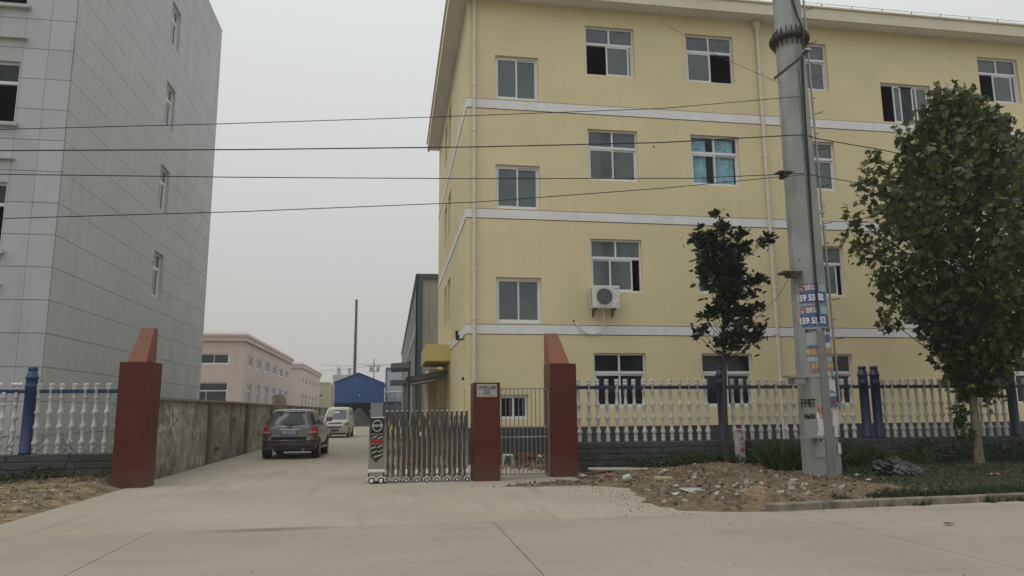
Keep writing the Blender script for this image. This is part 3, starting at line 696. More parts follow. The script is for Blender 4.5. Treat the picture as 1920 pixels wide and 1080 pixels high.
# ================================================================== CEMENT WALL
CW = thing('cement_wall', 'long stained grey cement wall with pilasters along the driveway', 'wall', (-5.8, 19, 0))
MB().box(-5.98, -5.74, 18.4, 96, -.05, 1.93).build('wall_panel', m_cement, CW)
MB().box(-6.06, -5.66, 18.4, 96, 1.932, 2.01).build('coping', m_cope, CW, bevel=.01)
pm = MB().box(-.07, .03, -.2, .2, 0, 1.931).mesh('pilaster', mat('dark_cement', (.17, .15, .12), .95, var=.35, vscale=3, bump=.6, bscale=18, col2=(.06, .055, .045), v2=.8, v2scale=1.5, streak=.3))
for i in range(11): inst('pilaster', pm, CW, (-5.68, 25.1+6.2*i, 0))
MB().box(-5.74, -5.62, 26.0, 26.3, .40, .48).build('stub', m_rust, CW)
random.seed(21)
gr = MB()
def scrawl(y0, z0, h_, n, sp):
    y = y0
    for k in range(n):
        pts = [(y+random.uniform(-.04,.06)*h_*3, z0+random.uniform(-.1, 1)*h_) for _ in range(3)]
        for (a, b), (c, d) in zip(pts, pts[1:]):
            w = random.uniform(.022, .05); dy, dz = c-a, d-b; l = max(.03, math.hypot(dy, dz)); ny, nz = -dz/l*w, dy/l*w
            gr.quad((-5.736, a-ny, b-nz), (-5.736, c-ny*.5, d-nz*.5), (-5.736, c+ny*.5, d+nz*.5), (-5.736, a+ny, b+nz))
        y += sp
scrawl(19.7, 1.15, .24, 24, .11); scrawl(20.5, 1.35, .42, 18, .07); scrawl(26.6, 1.42, .30, 26, .11); scrawl(22.3, 1.5, .2, 6, .12)
gr.build('graffiti', m_graf, CW)

# ================================================================== UTILITY POLE
PC = (9.42, 15.2)
UP = thing('utility_pole', 'thick grey galvanised utility pole covered in torn paper adverts', 'pole', (PC[0], PC[1], 0))
def pr_(z): return .415 if z < 1 else (.415-.085*(z-1)/9.3 if z < 10.3 else .335-.006*(z-10.3))
NP_ = 12
def pp_(ang, z, off=0): r = pr_(z)+off; return (PC[0]+r*math.sin(ang), PC[1]-r*math.cos(ang), z)   # ang 0 = towards the road
mb = MB(); zsP = [-.1, 1, 3, 5, 7, 9, 10.42, 10.421, 12.5, 15]
mb.lathe([(pr_(z), z) for z in zsP], (PC[0], PC[1], 0), NP_); mb.build('shaft', m_galv, UP)
mb = MB().lathe([(.34, 10.36), (.47, 10.40), (.47, 10.425), (.34, 10.425)], (PC[0], PC[1], 0), 24).lathe([(.34, 10.43), (.47, 10.43), (.47, 10.455), (.34, 10.49)], (PC[0], PC[1], 0), 24)
mb.build('flange', m_rust, UP)
gus = MB().hexa([(-.008,.33,10.17),(.008,.33,10.17),(.008,.335,10.17),(-.008,.335,10.17),(-.008,.33,10.39),(.008,.33,10.39),(.008,.46,10.39),(-.008,.46,10.39)]).hexa([(-.008,.33,10.46),(.008,.33,10.46),(.008,.46,10.46),(-.008,.46,10.46),(-.008,.33,10.68),(.008,.33,10.68),(.008,.34,10.68),(-.008,.34,10.68)]).mesh('gusset', m_rust)
blt = MB().lathe([(.016, 10.33), (.016, 10.53)], (0, .435, 0), 6).mesh('bolt', m_rust)
for k in range(18):
    inst('gusset', gus, UP, (PC[0], PC[1], 0), k*math.pi/9); inst('bolt', blt, UP, (PC[0], PC[1], 0), (k+.5)*math.pi/9)
# black cable down the front, then a trunking
pts = [pp_(-.35+.1*math.sin(z*.7), z, .035) for z in (14, 12.4)] + [pp_(a, z, .03) for a, z in ((-.15, 11.3), (.12, 10.9), (.18, 10.44), (.22, 9.7), (.05, 8.2), (.0, 7), (-.08, 6), (-.12, 4.8), (-.16, 3.5))]
pts[4] = pp_(.18, 10.44, .16)
MB().tube(pts, .026, 7).build('riser_cable', m_cable, UP, smooth=True)
MB().tube([pp_(-.14+.02*math.sin(k*2.1), 9.5-k*.75, .05) for k in range(9)], .011, 5).build('thin_cable', m_cable, UP)
def on_pole(ang0, ang1, z0, z1, off0, off1):
    b = MB(); n = 4; V = []
    for zz in (z0, z1):
        for off in (off0, off1):
            for k in range(n+1): V.append(pp_(ang0+(ang1-ang0)*k/n, zz, off))
    b.v = V; m_ = n+1
    for k in range(n):
        b.f += [(m_+k, m_+k+1, 3*m_+k+1, 3*m_+k), (k, k+1, m_+k+1, m_+k), (2*m_+k, 2*m_+k+1, 3*m_+k+1, 3*m_+k)]
    b.f += [(0, m_, 3*m_, 2*m_), (n, m_+n, 3*m_+n, 2*m_+n)]
    return b
on_pole(-.30, .06, 0, 3.30, -.03, .075).build('trunking', mat('trunking_grey', (.20,.20,.195), .7, var=.1, vscale=3), UP)
# climbing rail with pegs
def rail(z): return pp_(1.45, z, .11)
for z0, z1, o_ in ((10.6, 15, .0), (6.0, 10.3, .0), (1.55, 5.9, .0)):
    MB().tube([rail(z0), rail((z0+z1)/2), rail(z1)], .026, 7).build('climbing_rail', m_steel, UP, smooth=True)
    for zc in (z0+.12, z1-.12):
        a = rail(zc); MB().box(a[0]-.13, a[0]+.04, a[1]-.03, a[1]+.03, zc-.03, zc+.03).build('rail_clamp', m_steel, UP)
z = 1.8; k = 0
while z < 14:
    a = rail(z); s = 1 if k % 2 else -1
    MB().tube([a, (a[0]+.13, a[1]-.10*s, z), (a[0]+.17, a[1]-.13*s, z+.03)], .010, 5).build('step_peg', m_rust, UP); z += .45; k += 1
# steel angles and brackets
P1, P2 = (8.70, 14.72, 9.25), (9.52, 14.70, 9.93)
MB().hexa([(8.66,14.60,9.12),(9.50,14.60,9.80),(9.50,14.72,9.80),(8.66,14.72,9.12),(8.66,14.60,9.20),(9.50,14.60,9.88),(9.50,14.72,9.88),(8.66,14.72,9.20)]).build('angle_iron', m_rust, UP)
MB().box(9.42, 9.56, 14.55, 14.72, 9.86, 9.92).build('bracket', m_steel, UP)
MB().box(8.66, 9.0, 14.75, 15.0, 6.93, 6.96).box(8.80, 8.9, 14.8, 15.05, 6.84, 6.93).build('bracket', m_rust, UP)
MB().box(8.68, 9.1, 14.85, 15.2, 4.60, 4.65).box(8.80, 9.0, 14.86, 15.1, 4.52, 4.60).build('bracket', m_rust, UP)
on_pole(-1.9, 1.5, 2.27, 2.34, -.02, .035).build('band_clamp', m_steel, UP)
MB().box(8.58, 8.98, 14.78, 15.1, 2.26, 2.31).box(8.70, 8.95, 14.82, 15.1, 2.13, 2.25).build('bracket', m_steel, UP)
MB().box(8.66, 9.15, 14.70, 14.95, .96, 1.0).box(9.08, 9.13, 14.75, 14.9, .87, .96).build('bracket', m_steel, UP)
# adverts pasted round the shaft; each one a flat sheet following the steel
def wrapmesh(me, ang, z, off, w_sc=1):
    for v in me.vertices:
        zz = z+v.co.y; a = ang+v.co.x*w_sc/pr_(zz); p = pp_(a, zz, off); v.co = (p[0]-PC[0], p[1]-PC[1], p[2])
def advert(ang0, ang1, z0, z1, m, off=.006, lines=(), torn=0, label=None):
    b = MB(); n = 10; mrow = 6 if torn else 1
    for j in range(mrow+1):
        for k in range(n+1):
            a = ang0+(ang1-ang0)*k/n; zz = z0+(z1-z0)*j/mrow
            if torn and (k in (0, n)): a += random.uniform(-torn, torn)
            if torn and j in (0, mrow): zz += random.uniform(-torn, torn)*.6
            b.v.append(pp_(a, zz, off))
    b.f = [(j*(n+1)+k, j*(n+1)+k+1, (j+1)*(n+1)+k+1, (j+1)*(n+1)+k) for j in range(mrow) for k in range(n)]
    ob = b.build('advert', m, UP)
    if label: ob['label'] = label
    for (body, size, mm, a, z, sx, bold) in lines:
        me = text_mesh(body, size, mm, bold=bold, sx=sx); wrapmesh(me, a, z, off+.004)
        t_ = bpy.data.objects.new('lettering', me); COL.objects.link(t_); t_.parent = ob
    return ob
random.seed(5)
m_pale = mat('salmon_ink', (.52, .30, .25), .8); m_paleb = mat('pale_blue_print', (.32, .42, .46), .8)
PB = m_poster
advert(-1.05, .62, 3.93, 4.36, PB, lines=[('清诚', .15, m_pale, -.80, 4.26, 1.1, .006), ('水电 改造\n安装 维修', .06, m_wink, -.42, 4.27, 1.0, .001), ('159 5590', .19, m_wink, -.54, 4.04, .78, .007), ('52', .20, m_wink, .12, 4.05, .78, .007)], label='upper blue phone number advert')
advert(.02, .56, 4.18, 4.35, m_paleb, off=.011)
advert(-1.05, .62, 3.40, 3.86, PB, lines=[('清诚', .15, m_pale, -.80, 3.75, 1.1, .006), ('水电 改造\n安装 维修', .06, m_wink, -.42, 3.76, 1.0, .001), ('159 55', .19, m_wink, -.66, 3.52, .78, .007), ('52', .20, m_wink, .14, 3.53, .78, .007)], label='lower blue phone number advert')
advert(.02, .56, 3.67, 3.85, m_paleb, off=.011)
advert(-1.30, -1.12, 3.5, 3.8, m_pale, off=.008, torn=.02)
advert(-.85, -.30, 2.98, 3.36, mat('dull_paper', (.36,.37,.35), .85), lines=[('旋坡家', .10, m_ink, -.55, 3.29, .9, .004)])
advert(.10, .62, 2.92, 3.33, m_paper, lines=[('政培训', .10, m_ink, .36, 3.30, .9, .004)])
cb = MB()
cc = [pp_(.36+.20*math.cos(t*.3142)/1, 3.13+.10*math.sin(t*.3142), .016) for t in range(20)]; cb.quad(*cc); cb.build('blue_disc', m_poster, UP)
advert(-.85, -.30, 2.93, 2.985, mat('teal_print', (.08,.2,.27), .8), off=.009)
advert(-.92, .72, 2.73, 2.91, m_posterr, lines=[('专业', .13, m_yink, -.66, 2.82, .9, .005), ('活动板房', .13, m_yink, .36, 2.83, .9, .005)], label='orange advert with yellow characters')
advert(-.85, .66, 2.62, 2.725, m_paleb, off=.007)
advert(-.72, .76, 2.42, 2.62, m_posterr, off=.008, lines=[('13', .15, m_yink, -.50, 2.52, 1, .006), ('76861', .15, m_yink, .40, 2.53, 1, .006)], label='orange advert with a phone number')
advert(.10, .95, 1.95, 2.26, m_paper, torn=.08); advert(.12, .30, 2.30, 2.40, m_paper, torn=.05, off=.008)
advert(.45, .90, 2.23, 2.30, m_poster, off=.039)
advert(.15, .85, 1.62, 1.95, m_poster, off=.009, torn=.03, lines=[('招租出售', .09, m_wink, .5, 1.88, .9, .003), ('电话', .08, m_rink, .40, 1.74, 1, .004)])
advert(-.50, .55, 1.35, 1.72, m_pale, off=.008, torn=.06, lines=[('15', .15, m_rink, -.40, 1.55, 1, .006)])
advert(.20, .95, .95, 1.60, m_paper, off=.012, torn=.10); advert(-.60, -.1, 1.0, 1.5, m_paper, off=.006, torn=.05)
advert(-.80, -.30, .55, 1.02, mat('dull_paper', (.4,.4,.4), .8), off=.01, torn=.01, lines=[('下由个', .09, m_ink, -.55, .92, 1, .003)])
advert(.40, 1.0, .62, .85, m_paper, off=.01, torn=.03)
for body, size, a, z in (('开锁', .19, -1.05, 1.70), ('4643', .13, -1.0, 1.42), ('活\n疏', .20, .80, .98)):
    me = text_mesh(body, size, m_ink, bold=.008); wrapmesh(me, a, z, .016 if a > 0 else .006); t_ = bpy.data.objects.new('lettering', me); COL.objects.link(t_); t_.parent = UP

# ================================================================== WIRES
def wire(label, pts, r, group='wires crossing above the entrance', sag=.0):
    P = []
    for (a, b) in zip(pts, pts[1:]):
        n = 10
        for k in range(n):
            t = k/n; P.append(tuple(a[i]+(b[i]-a[i])*t for i in range(3)))
    P.append(pts[-1]); ob = MB().tube(P, r*.85, 5).build('overhead_wire', m_cable, smooth=True)
    return tag(ob, label, 'wire', group)
yw = 15.0
wire('topmost of the overhead wires left of the pole', [(-16, yw, 6.60), (-7.64, yw, 7.11), (-3.69, yw, 7.45), (.88, yw, 7.88), (5.99, yw, 8.39), (9.36, 14.84, 8.83)], .010)
wire('thick black wire, second from the top left of the pole', [(-16, yw, 6.2), (-7.6, yw, 6.68), (-3.15, yw, 6.93), (1.81, yw, 7.25), (5.95, yw, 7.57), (9.38, 14.82, 7.88)], .016)
wire('level wire, third from the top left of the pole', [(-16, yw, 6.1), (-7.55, yw, 6.20), (-3.12, yw, 6.34), (1.81, yw, 6.53), (6.68, yw, 6.76), (9.31, 14.82, 6.94)], .012)
wire('lowest overhead wire left of the pole, rising to the right', [(-16, yw-.2, 4.6), (-7.46, yw-.1, 5.29), (-3.08, yw-.1, 5.59), (1.70, yw-.05, 5.99), (5.9, yw, 6.49), (9.3, 14.80, 6.90)], .011)
wire('dark wire running right from the pole into the plane tree, upper of two', [(9.4, 14.82, 7.88), (9.86, yw, 7.87), (11.51, yw, 7.68), (13.13, yw, 7.44), (17, yw, 6.95), (28, yw, 6.2)], .014, 'wires on the right of the pole')
wire('dark wire running right from the pole into the plane tree, lower of two', [(9.4, 14.82, 6.92), (10.8, yw, 6.83), (14, yw, 6.6), (28, yw, 6.0)], .011, 'wires on the right of the pole')
wire('thin slack wire from the yellow eave down to the pole', [(9.0, 22.0, 15.4), (7.4, 18.4, 12.6), (8.2, 16.5, 10.6), (9.0, 15.0, 9.2)], .006, 'thin wires tied to the pole')
wire('thin wire from the magnolia crown up to the pole', [(8.55, 16.8, 3.45), (9.0, 15.8, 4.2), (9.12, 14.95, 4.95)], .007, 'thin wires tied to the pole')

# ================================================================== CARS
def outline(lv, t):
    """plan outline point for level lv=(z, halfwidth, yrear, yfront, radius, bulge) at side index t 0..8 ; rear = low y"""
    z, w, ya, yb, rr, bg_ = lv; rr = min(rr, w*.9)
    fl_ = math.floor(t); s = fl_ % 8; f = t-fl_
    c = [(w-rr, ya+rr), (w-rr, yb-rr), (-(w-rr), yb-rr), (-(w-rr), ya+rr)]
    if s == 0: x = -(w-rr)+2*(w-rr)*f; y = ya
    elif s == 1: a = -math.pi/2+f*math.pi/2; x = c[0][0]+rr*math.cos(a); y = c[0][1]+rr*math.sin(a)
    elif s == 2: x = w; y = ya+rr+(yb-ya-2*rr)*f
    elif s == 3: a = f*math.pi/2; x = c[1][0]+rr*math.cos(a); y = c[1][1]+rr*math.sin(a)
    elif s == 4: x = (w-rr)-2*(w-rr)*f; y = yb
    elif s == 5: a = math.pi/2+f*math.pi/2; x = c[2][0]+rr*math.cos(a); y = c[2][1]+rr*math.sin(a)
    elif s == 6: x = -w; y = yb-rr-(yb-ya-2*rr)*f
    else: a = math.pi+f*math.pi/2; x = c[3][0]+rr*math.cos(a); y = c[3][1]+rr*math.sin(a)
    q = (x/w)**2; mid = (ya+yb)/2
    y += bg_*q*(1 if y < mid else -1)
    return x, y
class Car:
    def __init__(s, levels, zfun=None): s.L = levels; s.zf = zfun or (lambda x, y, z: z)
    def at(s, t, z, off=0):
        L_ = s.L
        for i in range(len(L_)-1):
            if L_[i][0] <= z <= L_[i+1][0]+1e-9: break
        k = (z-L_[i][0])/(L_[i+1][0]-L_[i][0]); lv = tuple(a+(b-a)*k for a, b in zip(L_[i], L_[i+1]))
        x, y = outline(lv, t)
        if off:
            x1, y1 = outline(lv, t-.05); x2, y2 = outline(lv, t+.05); tx, ty = x2-x1, y2-y1; l = math.hypot(tx, ty) or 1
            x += ty/l*off; y -= tx/l*off
        return (x, y, s.zf(x, y, z))
    def body(s, nseg=6):
        mb = MB(); ts = []
        for side in range(8):
            n = nseg if side % 2 == 0 else 4
            if side in (2, 6): n = 14
            ts += [side+k/n for k in range(n)]
        N = len(ts)
        for lv in s.L:
            for t in ts: x, y = outline(lv, t); mb.v.append((x, y, s.zf(x, y, lv[0])))
        for i in range(len(s.L)-1):
            for k in range(N): mb.f.append((i*N+k, i*N+(k+1) % N, (i+1)*N+(k+1) % N, (i+1)*N+k))
        mb.f.append(tuple(range(N))[::-1])
        top = (len(s.L)-1)*N; mb.f.append(tuple(top+k for k in range(N)))
        return mb
    def patch(s, t0, t1, z0, z1, off=.01, n=8, m=4, t0b=None, t1b=None):
        """patch between t0..t1 at z0 and t0b..t1b at z1"""
        t0b = t0 if t0b is None else t0b; t1b = t1 if t1b is None else t1b; mb = MB()
        for j in range(m+1):
            for k in range(n+1):
                f = j/m; a = t0+(t0b-t0)*f; b = t1+(t1b-t1)*f
                mb.v.append(s.at(a+(b-a)*k/n, z0+(z1-z0)*f, off))
        mb.f = [(j*(n+1)+k, j*(n+1)+k+1, (j+1)*(n+1)+k+1, (j+1)*(n+1)+k) for j in range(m) for k in range(n)]
        return mb
def wheel(parent, x, y, r, w, side, rimm):
    t = MB().lathe([(r*.6, -w/2), (r*.96, -w/2), (r, -w*.36), (r, w*.36), (r*.96, w/2), (r*.6, w/2)], (x, y, r), 28, 'x').build('wheel', m_blk, parent, smooth=True, local=True)
    rb = MB()
    rb.lathe([(r*.62, .0), (r*.66, .012), (r*.62, .02), (r*.56, .004), (r*.2, .006), (r*.14, .02)], (x+side*(w/2-.012), y, r), 24, 'x') if side > 0 else rb.lathe([(r*.62, 0), (r*.66, -.012), (r*.62, -.02), (r*.56, -.004), (r*.2, -.006), (r*.14, -.02)], (x+side*(w/2-.012), y, r), 24, 'x')
    rb.build('rim', rimm, t, local=True, smooth=True)
    sp = MB()
    for k in range(5):
        a = k*1.2566; c, s_ = math.cos(a), math.sin(a); xo = x+side*(w/2+.008)
        sp.quad((xo, y+.04*-s_, r+.04*c), (xo, y+r*.6*c-.03*s_, r+r*.6*s_+.03*c), (xo, y+r*.6*c+.03*s_, r+r*.6*s_-.03*c), (xo, y+.04*s_, r-.04*c))
    sp.build('spoke', rimm, t, local=True)
m_rim = mat('alloy_rim', (.42, .42, .41), .35, metal=.7)
m_seam = mat('panel_gap', (.008, .008, .008), .9)

def arch_patch(C, y, r, side, z0):
    mb = MB(); X = []
    n = 16
    for k in range(n+1):
        a = math.pi*k/n; yy, zz = y+r*math.cos(a), z0+r*math.sin(a)
        X.append((side, yy, zz))
    return X
# --- grey SUV seen from behind (local frame: +y is forward)
SV = thing('parked_car', 'dark grey estate car seen from behind on the driveway', 'car', (-3.46, 26.65, 0), R(-1.2), local=True)
def zs_suv(x, y, z):     # bonnet falls forward, belt rises a little to the rear
    if .9 <= z < 1.14 and y > 3.3: return z-.12*((y-3.3)/1.2)**1.5*((z-.9)/.2)
    return z
C1 = Car([(.30,.80,.20,4.30,.25,.05),(.36,.90,.06,4.46,.30,.07),(.46,.935,.00,4.52,.30,.09),(.62,.945,.00,4.54,.30,.10),(.64,.945,.03,4.54,.30,.10),(.78,.95,.10,4.52,.26,.09),(.95,.945,.12,4.46,.24,.08),(1.06,.925,.14,4.38,.24,.08),(1.12,.90,.17,4.30,.24,.07),(1.15,.875,.20,3.55,.26,.08),(1.17,.86,.215,3.30,.26,.08),(1.40,.775,.36,2.95,.26,.08),(1.62,.685,.52,2.50,.26,.08),(1.68,.645,.58,2.36,.28,.09),(1.71,.58,.70,2.2,.30,.09),(1.72,.40,.95,1.9,.30,.05)], zs_suv)
C1.body(8).build('body', m_suv, SV, smooth=True, local=True)
C1.patch(.06, .94, 1.19, 1.60, .012, t0b=.10, t1b=.90).build('rear_window', m_cglass, SV, local=True, smooth=True)
C1.patch(-.15, 1.15, 1.615, 1.665, .05).build('spoiler', m_suv, SV, local=True)
C1.patch(-.05, 1.05, 1.585, 1.62, .02).build('window_shade_band', m_blkp, SV, local=True)
for (a, b, ab, bb) in ((2.05,.0,0,0),):
    for s0 in (0, 1):
        f = (lambda t: t) if s0 == 0 else (lambda t: 9-t)
        for (p, q, pb, qb) in ((1.45, 1.98, 1.52, 1.98), (2.03, 2.31, 2.03, 2.31), (2.34, 2.66, 2.34, 2.68), (2.69, 2.94, 2.71, 2.97)):
            C1.patch(f(p), f(q), 1.185, 1.58, .010, t0b=f(pb), t1b=f(qb)).build('side_window', m_cglass, SV, local=True, smooth=True)
        C1.patch(f(2.32), f(2.325), .45, 1.17, .006, 1).build('door_gap', m_seam, SV, local=True); C1.patch(f(2.60), f(2.605), .42, 1.17, .006, 1).build('door_gap', m_seam, SV, local=True); C1.patch(f(2.82), f(2.825), .42, 1.15, .006, 1).build('door_gap', m_seam, SV, local=True)
        C1.patch(f(2.0), f(3.0), .36, .50, .012, 8).build('sill_cladding', mat('grey_cladding', (.045,.046,.05), .6), SV, local=True)
        C1.patch(f(2.40), f(2.46), 1.02, 1.05, .035, 1).build('door_handle', m_suv, SV, local=True)
        sx = 1 if s0 == 0 else -1
        MB().tube([(sx*.60, .9, 1.715), (sx*.66, .95, 1.76), (sx*.67, 1.6, 1.775), (sx*.64, 2.25, 1.74), (sx*.60, 2.35, 1.70)], .018, 6).build('roof_rail', m_blkp, SV, local=True, smooth=True)
        C1.patch(f(.93) if not s0 else 0.07, f(1.72) if not s0 else -.72, .82, 1.14, .014, t0b=f(1.05) if not s0 else -.05, t1b=f(1.60) if not s0 else -.60).build('tail_light', m_tail, SV, local=True, smooth=True)
        C1.patch(f(.96) if not s0 else .04, f(1.62) if not s0 else -.62, .90, .945, .022).build('reversing_light', m_lampw, SV, local=True)
        C1.patch(f(.72) if not s0 else .28, f(.97) if not s0 else .03, .56, .605, .014).build('reflector', mat('dark_red', (.08,.008,.008), .4), SV, local=True)
        MB().hexa([(sx*.93,3.02,1.25),(sx*1.17,3.0,1.25),(sx*1.17,3.1,1.25),(sx*.93,3.14,1.25),(sx*.93,3.0,1.43),(sx*1.16,2.99,1.43),(sx*1.16,3.1,1.43),(sx*.93,3.14,1.43)]).build('wing_mirror', m_blkp, SV, bevel=.05, seg=3, local=True)
        MB().hexa([(sx*.94,2.985,1.27),(sx*1.15,2.975,1.27),(sx*1.15,2.99,1.27),(sx*.94,3.0,1.27),(sx*.94,2.985,1.40),(sx*1.14,2.975,1.40),(sx*1.14,2.99,1.40),(sx*.94,3.0,1.40)]).build('mirror_glass', m_chrome, SV, local=True)
        MB().tube([(sx*.90,3.05,1.2),(sx*.98,3.05,1.28)], .03, 6).build('mirror_arm', m_blkp, SV, local=True)
        MB().box(min(sx*.90, sx*1.03), max(sx*.90, sx*1.03), 1.35, 3.1, .33, .37).build('running_board', mat('step_metal', (.4,.4,.39), .4, metal=.5), SV, bevel=.008, local=True)
        for yw_ in (.92, 3.62):
            ring = MB(); 
            for k in range(17):
                a = math.pi*(k/16)*1.1-.05*math.pi; 
                for rr in (.30, .425): ring.v.append((sx*(.952 if rr > .4 else .948), yw_+rr*math.cos(a), max(.3, .36+rr*math.sin(a))))
            ring.f = [(2*k, 2*k+1, 2*k+3, 2*k+2) for k in range(16)]; ring.build('wheel_arch', m_blk, SV, local=True)
            wheel(SV, sx*.845, yw_, .365, .25, sx, m_rim)
MB().box(-.78, .78, .25, 4.2, .26, .34).build('underbody', m_blk, SV, local=True)
C1.patch(-.9, 1.9, .615, .645, .012, 12, 1).build('bumper_seam', m_seam, SV, local=True)
C1.patch(.05, .95, .66, .77, .004, 8, 2).build('bumper_top_recess', m_seam, SV, local=True)
C1.patch(-.6, 1.6, .385, .48, .016, 12, 2).build('lower_valance', mat('grey_cladding', (.05,.05,.05), .5), SV, local=True)
C1.patch(-.5, 1.5, .50, .52, .028, 12, 1).build('bumper_lip', m_suv, SV, local=True)
C1.patch(.27, .73, 1.0, 1.025, .03, 8, 1).build('chrome_strip', m_chrome, SV, local=True)
C1.patch(.30, .70, .80, .99, .006, 4, 1).build('plate_recess', mat('grey_cladding', (.05,.05,.05), .5), SV, local=True)
pq = C1.at(.5, .90); MB().box(-.235, .235, pq[1]-.035, pq[1]-.02, .83, .97).build('plate_frame', m_white, SV, local=True)
npb = MB().box(-.215, .215, pq[1]-.040, pq[1]-.036, .845, .955).build('number_plate', m_plate, SV, local=True)
text('皖A·81B97', .085, m_wink, npb, (0, pq[1]-.043, .90), local=True, sx=1.0, bold=.001)
MB().lathe([(.05, -.02), (.05, 0)], (0, C1.at(.5, 1.08)[1]-.005, 1.085), 16, 'y').build('badge', m_chrome, SV, local=True)
text('2.4', .05, m_rim, SV, (.50, C1.at(.8, .84)[1]-.012, .845), local=True, sx=1.4)
wy = C1.at(.5, 1.19)[1]
MB().tube([(.10, wy-.06, 1.155), (-.05, wy-.05, 1.20), (-.42, wy-.02, 1.19)], [.022, .014, .008], 6).tube([(-.15, wy-.04, 1.165), (.38, wy-.02, 1.18)], .008, 5).build('wiper', m_blkp, SV, local=True)
MB().tube([(-.05, .75, 1.72), (-.05, .70, 1.86)], .008, 5).build('antenna', m_blkp, SV, local=True)
for x in (-.5, .5): MB().lathe([(.035, -.12), (.035, .12)], (x, .12, .33), 12, 'y').build('exhaust', m_steel, SV, local=True)

# --- cream van, nose towards us (local +y is forward, so the van is turned round)
VN = thing('parked_van', 'cream minivan facing the camera behind the dark grey car', 'van', (-3.42, 47.9, 0), R(180-3), local=True)
def zs_van(x, y, z): return z
# here front = high y in local; placed so front is at local y=0 after shift
LV = [(.22,.72,-3.9,-.14,.2,.06),(.32,.79,-3.98,-.03,.25,.10),(.50,.81,-4.0,0,.25,.12),(.70,.82,-4.0,-.02,.25,.13),(.90,.82,-4.0,-.10,.25,.14),(1.02,.815,-4.0,-.24,.25,.14),(1.10,.81,-4.0,-.40,.25,.13),(1.14,.80,-3.99,-.48,.25,.13),(1.45,.765,-3.96,-.80,.25,.12),(1.78,.70,-3.9,-1.12,.25,.11),(1.86,.64,-3.85,-1.28,.25,.10),(1.92,.50,-3.7,-1.5,.25,.05),(1.93,.3,-3.5,-1.8,.2,.0)]
C2 = Car(LV, zs_van); C2.body(8).build('body', m_vanp, VN, smooth=True, local=True)
wsn = C2.patch(3.75, 5.25, 1.17, 1.76, .012, 12, 6, t0b=3.82, t1b=5.18).build('windscreen', mat('van_glass', (.085,.10,.10), .08, spec=.6), VN, local=True, smooth=True)
for s0 in (0, 1):
    f = (lambda t: t) if s0 == 0 else (lambda t: 9-t)
    for (p, q) in ((2.72, 3.05), (2.40, 2.69), (2.06, 2.37)): C2.patch(f(p), f(q), 1.17, 1.68, .01).build('side_window', m_cglass, VN, local=True, smooth=True)
    sx = 1 if s0 == 0 else -1
    C2.patch(f(3.25) if not s0 else 5.75, f(4.10) if not s0 else 4.90, .78, .97, .012, t0b=f(3.2) if not s0 else 5.8, t1b=f(3.95) if not s0 else 5.05).build('headlight', mat('van_headlight', (.22, .23, .24), .1, var=.4, vscale=20), VN, local=True, smooth=True)
    MB().hexa([(sx*.82,-.78,1.12),(sx*.98,-.78,1.12),(sx*.98,-.70,1.12),(sx*.82,-.70,1.12),(sx*.82,-.78,1.34),(sx*.97,-.78,1.34),(sx*.97,-.70,1.34),(sx*.82,-.70,1.34)]).build('wing_mirror', m_vanp, VN, bevel=.02, local=True)
    C2.patch(f(4.02) if not s0 else 4.98, f(4.15) if not s0 else 4.85, .50, .58, .01, 3, 1).build('fog_light', m_lampw, VN, local=True)
    for yw_ in (-.75, -3.1):
        MB().lathe([(.36, 0), (.36, .01)], (sx*.818-.005, yw_, .34), 20, 'x').build('wheel_arch', m_blk, VN, local=True)
        wheel(VN, sx*.745, yw_, .29, .18, sx, m_rim)
C2.patch(4.12, 4.88, .88, .96, .012).build('upper_grille', m_blkp, VN, local=True)
C2.patch(4.15, 4.85, .62, .70, .014).build('lower_grille', m_blkp, VN, local=True)
C2.patch(4.05, 4.95, .74, .84, .018).build('chrome_bar', m_white, VN, local=True)
C2.patch(3.6, 5.4, .24, .30, .012).build('lower_valance', m_blkp, VN, local=True)
C2.patch(4.28, 4.72, .40, .54, .03, 4, 1).build('number_plate', m_plate, VN, local=True)
C2.patch(4.35, 4.65, 1.55, 1.63, .02, 4, 1).build('windscreen_sign', m_wink, VN, local=True)
C2.patch(3.95, 5.05, 1.145, 1.17, .03, 6, 1).build('wiper', m_blkp, VN, local=True)
MB().box(-.6, .6, -3.8, -.2, .18, .25).build('underbody', m_blk, VN, local=True)

